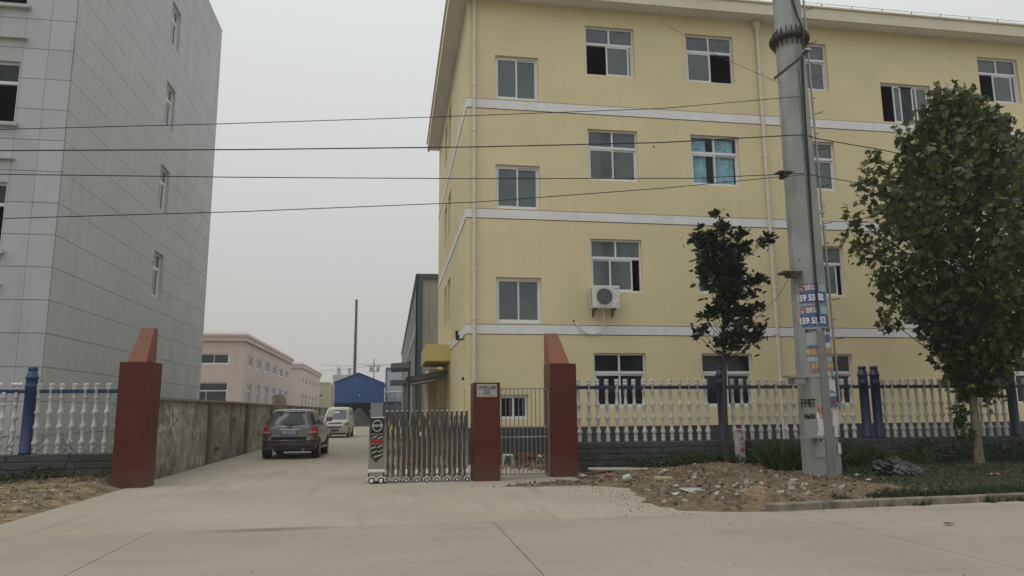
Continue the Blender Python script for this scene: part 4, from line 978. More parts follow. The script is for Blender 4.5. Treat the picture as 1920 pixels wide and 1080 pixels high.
# ================================================================== SCOOTERS BEHIND THE GATE
def scooter(label, x, y, rz, m):
    t = thing('electric_scooter', label, 'scooter', (x, y, 0), rz, 'scooters parked behind the retractable gate', local=True)
    for yy in (0, 1.25):
        w = MB().tube([(0, yy+.2*math.cos(k*.3307), .22+.2*math.sin(k*.3307)) for k in range(20)], .042, 6, False).build('wheel', m_blk, t, local=True, smooth=True)
        MB().lathe([(.05, -.04), (.05, .04)], (0, yy, .22), 10, 'x').lathe([(.16, -.01), (.16, .01)], (0, yy, .22), 14, 'x').build('hub', m_steel, w, local=True)
    MB().hexa([(-.14,-.1,.35),(.14,-.1,.35),(.15,.55,.28),(-.15,.55,.28),(-.12,-.2,.66),(.12,-.2,.66),(.15,.5,.68),(-.15,.5,.68)]).build('body_fairing', m, t, bevel=.04, seg=2, local=True)
    MB().hexa([(-.15,.5,.26),(.15,.5,.26),(.15,1.0,.26),(-.15,1.0,.26),(-.15,.5,.32),(.15,.5,.32),(.15,1.0,.32),(-.15,1.0,.32)]).build('footboard', m_blkp, t, bevel=.02, local=True)
    MB().hexa([(-.19,.95,.30),(.19,.95,.30),(.19,1.03,.28),(-.19,1.03,.28),(-.17,.78,.92),(.17,.78,.92),(.15,.88,.95),(-.15,.88,.95)]).build('leg_shield', m, t, bevel=.03, seg=2, local=True)
    MB().box(-.13, .13, -.22, .48, .69, .78).build('seat', m_blkp, t, bevel=.035, seg=2, local=True)
    MB().tube([(0, 1.25, .25), (0, 1.05, .6), (0, .82, 1.02)], .025, 6).tube([(-.32, .74, 1.05), (-.12, .82, 1.02), (.12, .82, 1.02), (.32, .74, 1.05)], .016, 6).build('handlebar', m_blkp, t, local=True)
    MB().lathe([(.06, 0), (.08, .06), (.03, .12)], (0, .84, .98), 10, 'y').build('headlamp', m_lampw, t, local=True)
    MB().box(-.06, .06, 1.1, 1.42, .44, .47).build('mudguard', m, t, bevel=.01, local=True)
    for s in (-1, 1): MB().lathe([(.05, 0), (.05, .012)], (s*.26, .76, 1.2), 10, 'y').tube([(s*.26, .77, 1.2), (s*.22, .79, 1.04)], .007, 5).build('mirror', m_blkp, t, local=True)
# (scooters stand close behind the gate)
scooter('red scooter leftmost behind the folded steel gate', .35, 19.4, R(188), m_redp)
scooter('black scooter beside the red one behind the folded steel gate', .95, 19.5, R(176), m_blkp)
scooter('dark grey scooter nearest the number post behind the folded steel gate', 1.55, 19.4, R(184), m_suv)

# brick heap and rubble behind the barred gate
t = thing('brick_stack', 'small stack of red bricks behind the barred side gate', 'bricks', (3.85, 21.5, 0))
bk = MB().box(-.115, .115, -.055, .055, 0, .055).mesh('brick', m_brick)
for r in range(4):
    for c in range(2):
        for d in range(2):
            if random.random() < .92: inst('brick', bk, t, (3.80+c*.24+random.uniform(-.01,.01), 21.3+d*.13+random.uniform(-.01,.01), .0+r*.06+.15), R(random.uniform(-5, 5)))
MB().box(3.6, 4.1, 21.2, 21.6, 0, .15).build('base', m_mortar, t)
ico = bmesh.new(); bmesh.ops.create_icosphere(ico, subdivisions=1, radius=1); icv = [tuple(v.co) for v in ico.verts]; icf = [tuple(v.index for v in f.verts) for f in ico.faces]; ico.free()
def rock_template(seed, flat=.7):
    rd = random.Random(seed); return [(x*rd.uniform(.6,1.2), y*rd.uniform(.6,1.2), z*flat*rd.uniform(.6,1.2)) for x, y, z in icv]
def rocks(name, N, fn, m, smin, smax, seed, zf, parent=None, power=2.5):
    random.seed(seed); mats = []
    for _ in range(N):
        x, y = fn(); s = smin+(smax-smin)*random.random()**power
        d = (random.uniform(-1,1), random.uniform(-1,1), random.uniform(-.4,.4)); z = zf(x, y)
        if z < -.025: z = 0
        mats.append(xf((x, y, z+s*.2), d, s, sc=(random.uniform(.6,1.2), 1, random.uniform(.5,1))))
    return many(name, rock_template(seed), icf, mats, m, parent)
rocks('rubble_heap', 900, lambda: (random.gauss(4.6, .5), random.gauss(21.3, .5)), m_stone, .02, .11, 11, lambda x, y: max(0, .38-.5*math.hypot((x-4.7)*.7, (y-21.4)))*random.random())
rocks('brick_rubble', 300, lambda: (random.gauss(4.5, .5), random.gauss(21.2, .5)), m_brick, .03, .09, 12, lambda x, y: max(0, .40-.5*math.hypot((x-4.7)*.7, (y-21.4)))*random.uniform(.5, 1))
rocks('pale_rubble', 200, lambda: (random.gauss(4.5, .6), random.gauss(21.1, .6)), m_stonew, .02, .09, 13, lambda x, y: max(0, .40-.5*math.hypot((x-4.7)*.7, (y-21.4)))*random.uniform(.5, 1))
t = thing('broken_chair', 'small broken white framed stool lying by the dark plinth', 'stool', (3.4, 21.6, 0))
MB().box(3.28, 3.56, 21.45, 21.75, .30, .34).build('seat', m_white, t, bevel=.01)
for a in ((3.3, 21.47), (3.54, 21.47), (3.3, 21.73), (3.54, 21.73)): MB().tube([(a[0], a[1], .30), (a[0]+(a[0]-3.42)*.4, a[1], 0)], .014, 5).build('leg', m_white, t)

# ================================================================== VERGE LITTER
def spread_r():
    while True:
        x, y = random.uniform(3.6, 13), random.uniform(11.2, 18.7)
        if vh(x, y) > .01 and random.random() < (1 if x < 9.6 else .12): return x, y
rocks('gravel', 5200, spread_r, m_stone, .005, .045, 31, vh, power=5)
rocks('dark_gravel', 900, spread_r, mat('dark_grit', (.075, .058, .042), .95, isl=.5), .008, .05, 36, vh, power=3)
rocks('pale_gravel', 320, spread_r, m_stonew, .006, .055, 32, vh, power=3)
rocks('brick_chips', 90, spread_r, m_brick, .01, .04, 33, vh)
def slabs(): 
    while True:
        x, y = random.gauss(6.6, 1.5), random.gauss(14.2, 1.8)
        if 11.2 < y < 18 and vh(x, y) > .03: return x, y
rocks('stone_flakes', 90, slabs, m_stonew, .02, .10, 34, vh, power=2)
rocks('gravel', 400, lambda: (random.gauss(3.7, .7), random.gauss(16.0, .13)), m_stone, .01, .05, 35, vh)
def spread_l():
    while True:
        x, y = random.uniform(-12, -5.4), random.uniform(12, 18.8)
        if lvh(x, y) > .0: return x, y
rocks('gravel', 3000, spread_l, m_stone, .006, .045, 41, lvh, power=3.5)
rocks('pale_gravel', 420, spread_l, m_stonew, .01, .075, 42, lvh)
rocks('road_grit', 260, lambda: (random.uniform(-9, 11), random.uniform(6.5, 16)), m_stone, .004, .014, 43, lambda x, y: 0)
rocks('road_grit', 500, lambda: (edge_x(13)+random.gauss(-.1, .3), random.uniform(11, 16)), m_stone, .004, .02, 44, lambda x, y: 0)
# single pieces one can pick out (label, x, y, size, squash, material, seed)
def chunk(name, label, cat, x, y, s, m, seed, zf=vh, sc=(1,1,.6), rz=0, dz=0):
    mb = MB(); tv = rock_template(seed); mb.v = [(p[0]*s*sc[0], p[1]*s*sc[1], p[2]*s*sc[2]) for p in tv]; mb.f = list(icf)
    ob = mb.build(name, m, bevel=s*.06); ob.location = (x, y, zf(x, y)+s*sc[2]*.45+dz); ob.rotation_euler = (0, 0, rz); return tag(ob, label, cat)
m_cpale = mat('pale_concrete_piece', (.42,.40,.36), .95, var=.15, vscale=12); m_yst = mat('yellowish_stone', (.40,.33,.20), .95, var=.2, vscale=12)
chunk('stone', 'pale rounded stone on the bare soil just left of the pole foot', 'stone', 8.35, 14.5, .10, m_cpale, 2)
chunk('stone', 'yellowish stone on the upper slope of the brown mound', 'stone', 6.35, 16.7, .12, m_yst, 3)
chunk('stone', 'tilted grey concrete lump below the brown mound near the kerb end', 'stone', 6.65, 12.9, .17, mat('brownish_lump', (.27,.23,.19), .95, var=.3, vscale=10), 4, sc=(1.3,.8,.7))
chunk('stone', 'flat pale stone right of the pole beside the rubbish bag', 'stone', 10.05, 14.9, .12, m_cpale, 5)
chunk('stone', 'small yellow stone in grass before the rubbish bag', 'stone', 9.7, 14.0, .08, m_yst, 6)
chunk('brick_piece', 'orange brick fragment in the middle of the rubble slope', 'brick', 6.0, 13.9, .09, m_brick, 7)
chunk('brick_piece', 'red orange brick fragment resting on the grey lump near the kerb end', 'brick', 6.95, 13.1, .08, mat('bright_brick', (.42,.10,.05), .9), 8, dz=.07)
chunk('stone', 'pale stone at the foot of the right tall gatepost', 'stone', 4.55, 17.3, .12, m_cpale, 9)
chunk('stone', 'whitish broken stone below the stained jar on the rubble', 'stone', 5.0, 14.1, .07, m_cpale, 10)
def sslab(label, x, y, a, b, h_, rz, m, tilt=0):
    ob = MB().box(-a/2, a/2, -b/2, b/2, 0, h_).build('paving_slab', m, bevel=.015); ob.location = (x, y, vh(x, y)+.01); ob.rotation_euler = (tilt, R(2), rz); return tag(ob, label, 'slab')
sslab('long pale concrete slab lying below the stone wall by the gatepost', 5.75, 17.75, 1.9, .35, .06, R(8), m_cpale)
sslab('thin pale green tile lying flat in the rubble near the kerb', 5.55, 13.2, .42, .3, .03, R(20), mat('pale_green_tile', (.36,.39,.33), .6), R(8))
sslab('broken flat stone with pale rim on the rubble slope', 5.75, 15.2, .38, .18, .07, R(5), m_yst, R(4))
random.seed(19)
sand = field('sand_patch', mat('ochre_sand', (.25, .175, .09), 1, var=.5, vscale=9, bump=1, bscale=40), 5.3, 6.9, 11.12, 12.6, 40, 40, lambda x, y: vh(x, y)-.04+.085*math.exp(-((x-6.05)/.3)**2-((y-11.7)/.28)**2)+.012*hnoise(x*9, y*9, 2)); sand['kind'] = 'stuff'
jar = MB().lathe([(.05, 0), (.075, .02), (.08, .1), (.08, .17), (.06, .19)], (0,0,0), 12).build('plastic_tub', mat('dirty_clear_plastic', (.40,.42,.36), .3), smooth=True)
jar.location = (4.95, 15.5, vh(4.95, 15.5)+.06); jar.rotation_euler = (R(70), 0, R(60)); tag(jar, 'dirty see-through plastic tub lying on the rubble near the slab', 'tub')
def rag(label, x, y, s, m, zf=vh, seed=1, h_=.05):
    rd = random.Random(seed); mb = MB(); n = 7
    for j in range(n):
        for i in range(n):
            mb.v.append(((i/(n-1)-.5)*s*rd.uniform(.8,1.1), (j/(n-1)-.5)*s*.7*rd.uniform(.8,1.1), rd.uniform(.005, h_)))
    mb.f = [(j*n+i, j*n+i+1, (j+1)*n+i+1, (j+1)*n+i) for j in range(n-1) for i in range(n-1)]
    ob = mb.build('litter', m, smooth=True); ob.location = (x, y, zf(x, y)+.01); return tag(ob, label, 'litter')
rag('crumpled red plastic scrap on the dirt near the gatepost slab', 4.85, 16.2, .28, mat('faded_red_film', (.40,.07,.06), .5), seed=2)
rag('white paper scrap in the rubble beside the road', 5.1, 12.9, .14, m_paper, seed=3)
rag('small white paper scrap higher up the rubble', 5.5, 13.9, .10, m_paper, seed=4)
rag('orange wrapper on the grass right of the rubbish bag', 12.9, 14.3, .22, mat('orange_film', (.40,.18,.08), .6), seed=5)
rag('dry brown leaf lying on the road at the far right', 7.6, 9.3, .13, mat('dry_leaf', (.22,.07,.04), .8), lambda x, y: 0, 6, .03)
MB_ = MB()
random.seed(77)
sticks = MB()
for _ in range(60):
    x, y = spread_r() if random.random() < .6 else (random.gauss(3.7, .5), random.gauss(16, .12)); a = random.uniform(0, 3.14); l = random.uniform(.05, .22); z = max(0, vh(x, y))+.02
    sticks.tube([(x, y, z), (x+l*math.cos(a), y+l*math.sin(a), z+random.uniform(0, .03))], .006, 4)
sticks.build('twigs', m_rust, kind='stuff')

# rubbish bag
random.seed(8)
bagt = thing('rubbish_bag', 'shiny black rubbish bags heaped on the grass right of the pole', 'rubbish bag', (11.0, 14.9, 0))
for (x, y, s, seed, mm) in ((10.75, 15.05, .20, 1, m_bag), (11.02, 14.95, .24, 2, m_bag), (11.28, 14.9, .19, 3, m_bag), (11.0, 14.75, .17, 4, mat('grey_bag_film', (.06,.062,.068), .3, bump=1, bscale=14, spec=.6)), (11.32, 14.68, .12, 5, MATS['grey_bag_film'])):
    bm = bmesh.new(); bmesh.ops.create_icosphere(bm, subdivisions=3, radius=1); rd = random.Random(seed); ph = rd.uniform(0, 6)
    b = MB()
    for v in bm.verts:
        q = v.co; f = 1+.16*math.sin(q.x*5+ph)*math.cos(q.y*6+ph)+.10*math.sin(q.z*9+q.x*7+ph)+rd.uniform(-.04,.04)
        b.v.append((x+q.x*s*f*1.1, y+q.y*s*f, vh(x, y)+s*.75+q.z*s*f*.95))
    b.f = [tuple(v.index for v in f.verts) for f in bm.faces]; bm.free(); b.build('bag', mm, bagt)

# cable marker post
MK = thing('marker_post', 'short white marker post with red characters standing in the weeds', 'marker post', (9.05, 18.3, 0))
gz = vh(9.05, 18.3)
MB().box(8.93, 9.17, 18.24, 18.36, gz-.1, 1.08).build('post', mat('grubby_white', (.50,.48,.46), .85, var=.15, vscale=14), MK, bevel=.015)
MB().box(8.96, 9.10, 18.236, 18.2385, 1.01, 1.06).build('red_mark', mat('faded_red_film', (.4,.1,.08), .6), MK)
for i, ch in enumerate('下有光缆'): text(ch, .115, m_rink, MK, (9.09, 18.234, .95-i*.135), bold=.003)

# ================================================================== TREES
maple = [(0,0,0),(.30,.10,.03),(.46,.02,.0),(.36,.30,.05),(.58,.42,0),(.26,.52,.05),(.14,.58,.04),(0,1.0,-.06),(-.14,.58,.04),(-.26,.52,.05),(-.58,.42,0),(-.36,.30,.05),(-.46,.02,0),(-.30,.10,.03),(0,.36,.02)]
maple_f = [(14,0,1,3),(14,1,2,3),(14,3,4,5),(14,5,6,7),(14,7,8,9),(14,9,10,11),(14,11,12,13),(14,11,13,0)]
maple_f = [(14,0,1,3),(1,2,3),(3,4,5,14),(5,6,14),(6,7,8,14),(8,9,14),(9,10,11,14),(11,12,13),(11,13,0,14)]
ell = [(0,0,0),(.17,.25,.04),(.20,.55,.05),(.10,.85,.02),(0,1,-.02),(-.10,.85,.02),(-.20,.55,.05),(-.17,.25,.04),(0,.5,-.01)]
ell_f = [(8,0,1),(8,1,2),(8,2,3),(8,3,4),(8,4,5),(8,5,6),(8,6,7),(8,7,0)]
blade = [(-.04,0,0),(.04,0,0),(.03,.5,.04),(-.03,.5,.04),(0,1,.2)]; blade_f = [(0,1,2,3),(3,2,4)]
def env(z, pts):
    for (a, b, c), (d, e, f) in zip(pts, pts[1:]):
        if a <= z <= d: k = (z-a)/(d-a); return b+(e-b)*k, c+(f-c)*k
    return None
def leaves(tree, mats, tv, tf, m, nparts=280, name='leaf'):
    C = np.array([mm[:3, 3] for mm in mats]); d = np.linalg.norm(C-np.array([0,0,1.6]), axis=1)
    fr = np.array([((Vector(c)-Vector((0,0,1.6))).dot(r2)/(Vector(c)-Vector((0,0,1.6))).dot(fwd)) for c in C])
    d = d+np.where(np.abs(fr) > .70, 100, 0); order = np.argsort(d)
    me = bpy.data.meshes.new(name); me.from_pydata(tv, [], tf); me.materials.append(m)
    o_ = ORIG[tree.name]
    for i in order[:nparts]:
        ob = bpy.data.objects.new(name, me); COL.objects.link(ob); ob.parent = tree
        mm = mats[i].copy(); mm[:3, 3] -= np.array(o_); ob.matrix_local = Matrix(mm.tolist())
    return many('foliage', tv, tf, [mats[i] for i in order[nparts:]], m, tree)
# plane tree
random.seed(42)
PT_ = thing('plane_tree', 'large bushy plane tree with lobed leaves at the right edge', 'tree', (15.35, 17.4, 0))
MB().tube([(15.30,17.4,-.1),(15.30,17.4,.15),(15.30,17.4,.8),(15.33,17.42,1.6),(15.36,17.4,2.4),(15.45,17.4,3.6),(15.55,17.4,5.2),(15.65,17.4,7.0),(15.7,17.4,8.8),(15.75,17.4,10.2)], [.16,.125,.108,.10,.095,.085,.075,.06,.04,.02], 10).build('trunk', m_bark, PT_, smooth=True)
# outline: z, left x, right x
penv = [(1.9,15.2,15.6),(2.5,15.0,16.0),(3.1,14.7,16.7),(3.9,14.0,17.8),(4.8,13.2,18.7),(5.6,12.7,19.2),(6.5,12.3,19.4),(7.4,12.5,19.2),(8.2,13.0,18.7),(8.9,13.9,17.9),(9.6,14.9,16.9),(10.4,15.5,16.1)]
limbs = MB(); mats = []; tips = []
for k in range(210):
    z = 2.2+8.6*((k+.5)/210)**1.0; e_ = env(z, penv)
    if not e_: continue
    xl, xr = e_; a = k*2.39996; cx = 15.6; rx = (xr-cx) if math.cos(a) > 0 else (cx-xl); ry = (xr-xl)/2*.80
    ry = min(ry, 2.6)
    f = random.uniform(.74, 1.0) if k % 3 else random.uniform(.35, .7)
    f *= .93+.17*hnoise(2.2*math.cos(a)+3, 2.2*math.sin(a)+z*1.1, 4)
    tip = Vector((cx+rx*math.cos(a)*f, 17.4+ry*math.sin(a)*f, z)); base = Vector((15.35+.04*z, 17.4, max(1.9, z-.9-abs(f)*.7)))
    mid = (tip+base)/2+Vector((0,0,-.15)); limbs.tube([base, mid, tip], [.03, .02, .008], 4); tips.append((tip, base))
spikes = []
for (x, z) in ((15.72,10.75),(15.60,10.35),(15.9,10.0),(15.2,10.0),(14.7,9.5),(16.9,9.6),(17.15,9.2),(16.5,9.6),(13.9,9.0),(13.3,8.5),(12.55,7.6),(12.35,6.7),(12.4,5.9),(12.7,4.9),(18.2,8.7),(13.2,4.0),(14.2,8.9),(17.9,9.0)):
    y = 17.4+random.uniform(-.5,.3); spikes.append(Vector((x, y, z))); limbs.tube([Vector((15.6+(x-15.6)*.6, 17.4, z-.9)), Vector((x, y, z))], [.018,.006], 4)
limbs.build('limb', m_barkd, PT_)
for tip, base in tips:
    n = 66
    for _ in range(n):
        t = random.random()**.6; p = base+(tip-base)*(.25+.75*t); s = (.34 if base.z > 3 else .22)*(1.1-.45*t)
        p = p+Vector((random.gauss(0, s), random.gauss(0, s), random.gauss(0, s*.9)))
        d = Vector((p.x-15.6, p.y-17.4, 0)); d = d.normalized()*.8 if d.length > .1 else Vector((1,0,0)); d += Vector((random.gauss(0,.6), random.gauss(0,.6), random.uniform(-1.1,.5)))
        mats.append(xf(p, d, random.uniform(.13, .27)))
for tip in spikes:
    for _ in range(34):
        p = tip+Vector((random.gauss(0, .13), random.gauss(0, .13), random.gauss(-.05, .2))); d = (random.gauss(0,1), random.gauss(0,1), random.uniform(-.9,.8))
        mats.append(xf(p, d, random.uniform(.15, .27)))
leaves(PT_, mats, maple, maple_f, m_leafp, 285)
# young shoot with big leaves at the foot of the trunk
mats = [xf((14.95+random.gauss(0,.10), 17.5+random.gauss(0,.1), .75+random.random()*.9), (random.gauss(0,1), random.gauss(0,1), random.uniform(-.3,.6)), .26) for _ in range(34)]
sp = thing('young_shoot', 'thin leafy shoot with broad green leaves beside the plane tree trunk', 'plant', (14.95, 17.5, 0))
MB().tube([(14.98,17.5,0),(14.93,17.5,.8),(14.97,17.5,1.6)], .012, 5).build('stem', m_barkd, sp)
leafme = bpy.data.meshes.new('leaf'); leafme.from_pydata(maple, [], maple_f); leafme.materials.append(mat('fresh_leaf', (.07,.12,.03), .6, isl=.3, trans=.3))
for m4 in mats:
    ob = bpy.data.objects.new('leaf', leafme); COL.objects.link(ob); ob.parent = sp; m4[:3, 3] -= np.array([14.95, 17.5, 0]); ob.matrix_local = Matrix(m4.tolist())

# magnolia
random.seed(9)
MG = thing('magnolia_tree', 'slender young magnolia with dark glossy leaves before the balustrade', 'tree', (8.42, 17.8, 0))
MB().tube([(8.44,17.8,.0),(8.43,17.8,.4),(8.45,17.8,1.5),(8.50,17.8,2.6),(8.56,17.8,3.8),(8.64,17.8,5.2),(8.70,17.8,6.3)], [.085,.075,.066,.060,.048,.03,.012], 8).build('trunk', m_barkd, MG, smooth=True)
clus = []
def C_(x, z, r, n): clus.append((x, z, r, n))
for args in ((8.70,6.30,.22,3),(8.45,6.05,.30,4),(8.95,6.0,.30,4),(7.95,5.95,.20,2),(8.25,5.75,.32,5),(8.75,5.65,.40,8),(9.15,5.70,.26,4),(8.45,5.30,.42,8),(8.95,5.25,.36,6),(8.08,5.2,.26,4),(8.15,4.80,.28,4),(8.55,4.75,.40,7),(9.10,4.95,.22,3),(8.85,4.35,.32,5),(8.35,4.25,.26,3),(9.35,4.25,.24,3),(9.75,4.95,.17,2),(9.50,4.98,.10,1),(8.25,3.95,.22,2),(8.75,3.90,.28,3),(8.05,3.55,.22,2),(9.05,3.55,.34,5),(9.35,3.40,.24,3),(8.85,3.25,.28,4),(8.45,3.30,.2,2),(8.98,4.0,.2,2),(10.05,6.02,.16,3),(7.85,5.75,.12,1),(8.7,4.55,.3,4)): C_(*args)
mats = []; tw = MB()
for (x, z, r, n) in clus:
    for _ in range(int(n*1.25+.5)):
        c = Vector((8.62+(x-8.62)*.86+random.gauss(0, r*.42), 17.8+random.gauss(0, r*.9), z+random.gauss(0, r*.5)))
        zb = max(2.8, c.z-.5-.25*abs(c.x-8.6)); b = Vector((8.5+(zb-2.6)*.06, 17.8, zb)); tw.tube([b, (b+c)/2+Vector((0,0,-.05)), c], [.012,.009,.005], 4)
        ax = (c-b).normalized()
        for k in range(13):
            a = k*2.4; v = Vector((math.cos(a), math.sin(a), random.uniform(-.7,1.3)))+ax*.4
            mats.append(xf(c+v*.02, v, random.uniform(.17, .27), sc=(1.3,1,1), rollr=random.uniform(-.9,.9)))
        for k in range(5):
            q = c+Vector((random.gauss(0, .14), random.gauss(0, .14), random.gauss(0, .14)))
            mats.append(xf(q, (random.gauss(0,1), random.gauss(0,1), random.uniform(-.8,1.2)), random.uniform(.13, .22), sc=(1.3,1,1)))
    # spare leaves filling the crown
tw.build('twig', m_barkd, MG)
leaves(MG, mats, ell, ell_f, m_leafm, 285)

# ================================================================== GRASS AND WEEDS
def blades(name, N, fn, hmin, hmax, m, seed, lean=.5, w=1):
    random.seed(seed); mats = []
    for _ in range(N):
        x, y, z = fn(); mats.append(xf((x, y, z-.01), (random.gauss(0, lean), random.gauss(0, lean), 1), random.uniform(hmin, hmax), sc=(w, 1, 1)))
    return many(name, blade, blade_f, mats, m)
def gfield(x0, x1, y0, y1, cond):
    def f():
        while True:
            x, y = random.uniform(x0, x1), random.uniform(y0, y1)
            if cond(x, y): return x, y, max(vh(x, y), 0)
    return f
blades('grass', 36000, gfield(9.6, 17, 11.3, 18.8, lambda x, y: y > kerb_y(x)+.05 and hnoise(x*1.3, y*1.3, 3) > -.55-(x-9.6)*.5 and not (11 < x < 13.6 and 16.2 < y < 16.9)), .03, .12, m_grass, 51, lean=.8, w=1.6)
blades('grass', 5000, gfield(17, 24, 11.8, 18.8, lambda x, y: y > kerb_y(x)+.05), .05, .18, m_grass, 52, w=2.5)
blades('kerb_grass', 6500, gfield(7.2, 14, 11.1, 12.4, lambda x, y: abs(y-kerb_y(x)-.22-.1*hnoise(x, 0, 1)) < .2+.25*max(0, hnoise(x*1.7, 1, 2)) and (x > 8 or hnoise(x*2, 3, 1) > .1)), .05, .17, m_grass, 53, lean=.7, w=1.6)
blades('tall_grass', 9500, gfield(8.7, 12.1, 15.7, 18.7, lambda x, y: not (8.6 < x < 9.35 and y > 16.6) and (x < 10 or y > 16.5)), .25, .75, m_grass, 54, lean=.45, w=.8)
blades('tall_grass', 1500, gfield(7.2, 9.3, 17.9, 18.75, lambda x, y: x < 8.75), .15, .45, m_grass, 55, lean=.5, w=.8)
blades('tall_grass', 1600, gfield(9.9, 14.2, 17.6, 18.8, lambda x, y: True), .12, .4, m_grass, 57, lean=.5, w=.8)
def weedfn(x0, x1, y0, y1, h_, zf=vh):
    def f():
        x, y = random.uniform(x0, x1), random.uniform(y0, y1); k = .5+.5*hnoise(x*1.6, y, 6)
        return x, y, max(0, zf(x, y))+random.random()**.7*h_*max(.15, k)
    return f
def weeds(name, N, fn, smin, smax, m, seed):
    random.seed(seed); return many(name, ell, ell_f, [xf(fn(), (random.gauss(0,1), random.gauss(0,1), random.uniform(-.1,1.2)), random.uniform(smin, smax), sc=(1.6,1,1)) for _ in range(N)], m)
weeds('weeds', 4500, weedfn(13.9, 21, 17.6, 18.8, .85), .04, .10, m_weed, 61)
weeds('weeds', 2600, weedfn(6.2, 9.4, 17.8, 18.8, .42), .03, .08, m_weed, 62)
weeds('weeds', 900, weedfn(9.7, 11.2, 14.6, 16.8, .22), .03, .07, m_weed, 68)
weeds('weeds', 1800, weedfn(9.2, 12, 17.0, 18.7, .70), .04, .09, m_weed, 63)
weeds('weeds', 900, weedfn(-9.9, -7.5, 18.0, 18.85, .36, lvh), .04, .10, m_weed, 64)
weeds('weeds', 260, weedfn(-6.9, -6.1, 17.9, 18.6, .30, lvh), .03, .07, mat('dry_weed', (.10,.09,.04), .8, isl=.4), 65)
random.seed(66)
blades('dry_straw', 3000, lambda: (lambda x, y: (x, y, max(0, lvh(x, y))))(*spread_l()), .03, .12, mat('straw', (.28,.22,.12), .9, isl=.4), 67, lean=2.5, w=1.2)
# creeper at the left balustrade
rd = random.Random(3); vn = MB()
for k in range(14):
    x = -6.3-rd.random()*3.2; p = [(x, 18.93, .66)]
    for _ in range(5): p.append((p[-1][0]+rd.uniform(-.16,.16), 18.93+rd.uniform(-.04,.04), p[-1][2]+rd.uniform(-.02,.16)))
    vn.tube(p, .008, 4)
tag(vn.build('dry_creeper', m_rust), 'dry brown creeper stems tangled in the left balustrade', 'creeper')
rocks('charred_litter', 900, lambda: (random.uniform(11.9, 14.2), random.gauss(16.5, .2)), m_coal, .01, .06, 71, vh)

# ================================================================== MIDDLE AND FAR BUILDINGS
def bldg(name, label, x0, x1, y0, y1, h_, m, mt=None, cap=.0, capz=.35, group=None):
    t = thing(name, label, 'building', ((x0+x1)/2, (y0+y1)/2, 0), 0, group); return t
IB = thing('workshop_building', 'tall sage grey workshop with teal corner trim behind the yellow building', 'building', (8, 60, 0))
mb = MB().box(1.5, 26, 44, 106, 0, 9.74); mb.build('wall', m_green, IB)
MB().box(1.42, 1.80, 43.9, 44.02, 0, 9.86).box(1.40, 1.49, 43.9, 44.3, 0, 9.86).build('corner_trim', m_teal, IB)
MB().box(1.81, 26, 43.88, 44.0, 9.55, 9.86).box(1.38, 1.49, 44.31, 106, 9.60, 9.86).build('eaves_trim', m_teal, IB)
for (a, b, c, d) in ((45.5, 100, 6.3, 7.0),): MB().box(1.44, 1.495, a, b, c, d).build('strip_window', mat('dull_strip', (.13,.15,.16), .4), IB)
mb = MB()
for i in range(46): mb.box(2.2+i*.5, 2.23+i*.5, 43.96, 43.998, 0, 9.5)
for i in range(60): mb.box(1.47, 1.498, 45+i, 45.04+i, 0, 6.25).box(1.47, 1.498, 45+i, 45.04+i, 7.05, 9.55)
mb.build('cladding_rib', m_green, IB, kind='stuff')
SH = thing('lean_to_shelter', 'grey metal shelter with sloping roof beside the yellow building', 'shelter', (1.2, 30.5, 0))
MB().hexa([(.62,30,2.78),(2.28,30,3.05),(2.28,36.5,3.05),(.62,36.5,2.78),(.60,30,2.98),(2.28,30,3.27),(2.28,36.5,3.27),(.60,36.5,2.98)]).build('roof', mat('dusty_grey_metal', (.14,.14,.13), .8, var=.2), SH)
MB().hexa([(.70,30.1,2.66),(1.8,30.1,2.84),(1.8,30.2,2.84),(.70,30.2,2.66),(.70,30.1,2.73),(1.8,30.1,2.90),(1.8,30.2,2.90),(.70,30.2,2.73)]).build('beam', m_steel, SH)
for x, y in ((.68, 30.2), (.68, 32.5), (.68, 35), (.92, 30.6), (1.02, 31.5), (1.12, 33)): MB().tube([(x, y, 0), (x, y, 2.78)], .045 if x < .7 else .03, 6).build('post', m_steel, SH)
MB().box(1.86, 2.26, 30.3, 30.34, 0, 3.04).build('end_panel', mat('ochre_dim', (.36,.31,.17), .9), SH)
SL = thing('gate_canopy', 'small flat grey canopy on a thin post beside the shelter', 'canopy', (.72, 29.7, 0))
MB().hexa([(-.02,29.6,3.30),(.72,29.6,3.32),(.72,30.4,3.22),(.02,30.4,3.18),(-.02,29.6,3.50),(.72,29.6,3.56),(.72,30.4,3.56),(-.02,30.4,3.50)]).build('canopy_top', mat('grey_canopy', (.17,.18,.18), .7), SL)
MB().tube([(.72, 29.7, 0), (.72, 29.7, 3.6)], .05, 8).build('post', m_rust, SL)
SL2 = thing('gate_canopy', 'lower small flat grey canopy left of the shelter roof', 'canopy', (.3, 32, 0))
MB().box(-.03, .62, 31.8, 32.8, 2.72, 2.94).build('canopy_top', MATS['grey_canopy'], SL2, bevel=.02)
MB().tube([(.56, 32, 0), (.56, 32, 2.72)], .035, 6).build('post', m_steel, SL2)

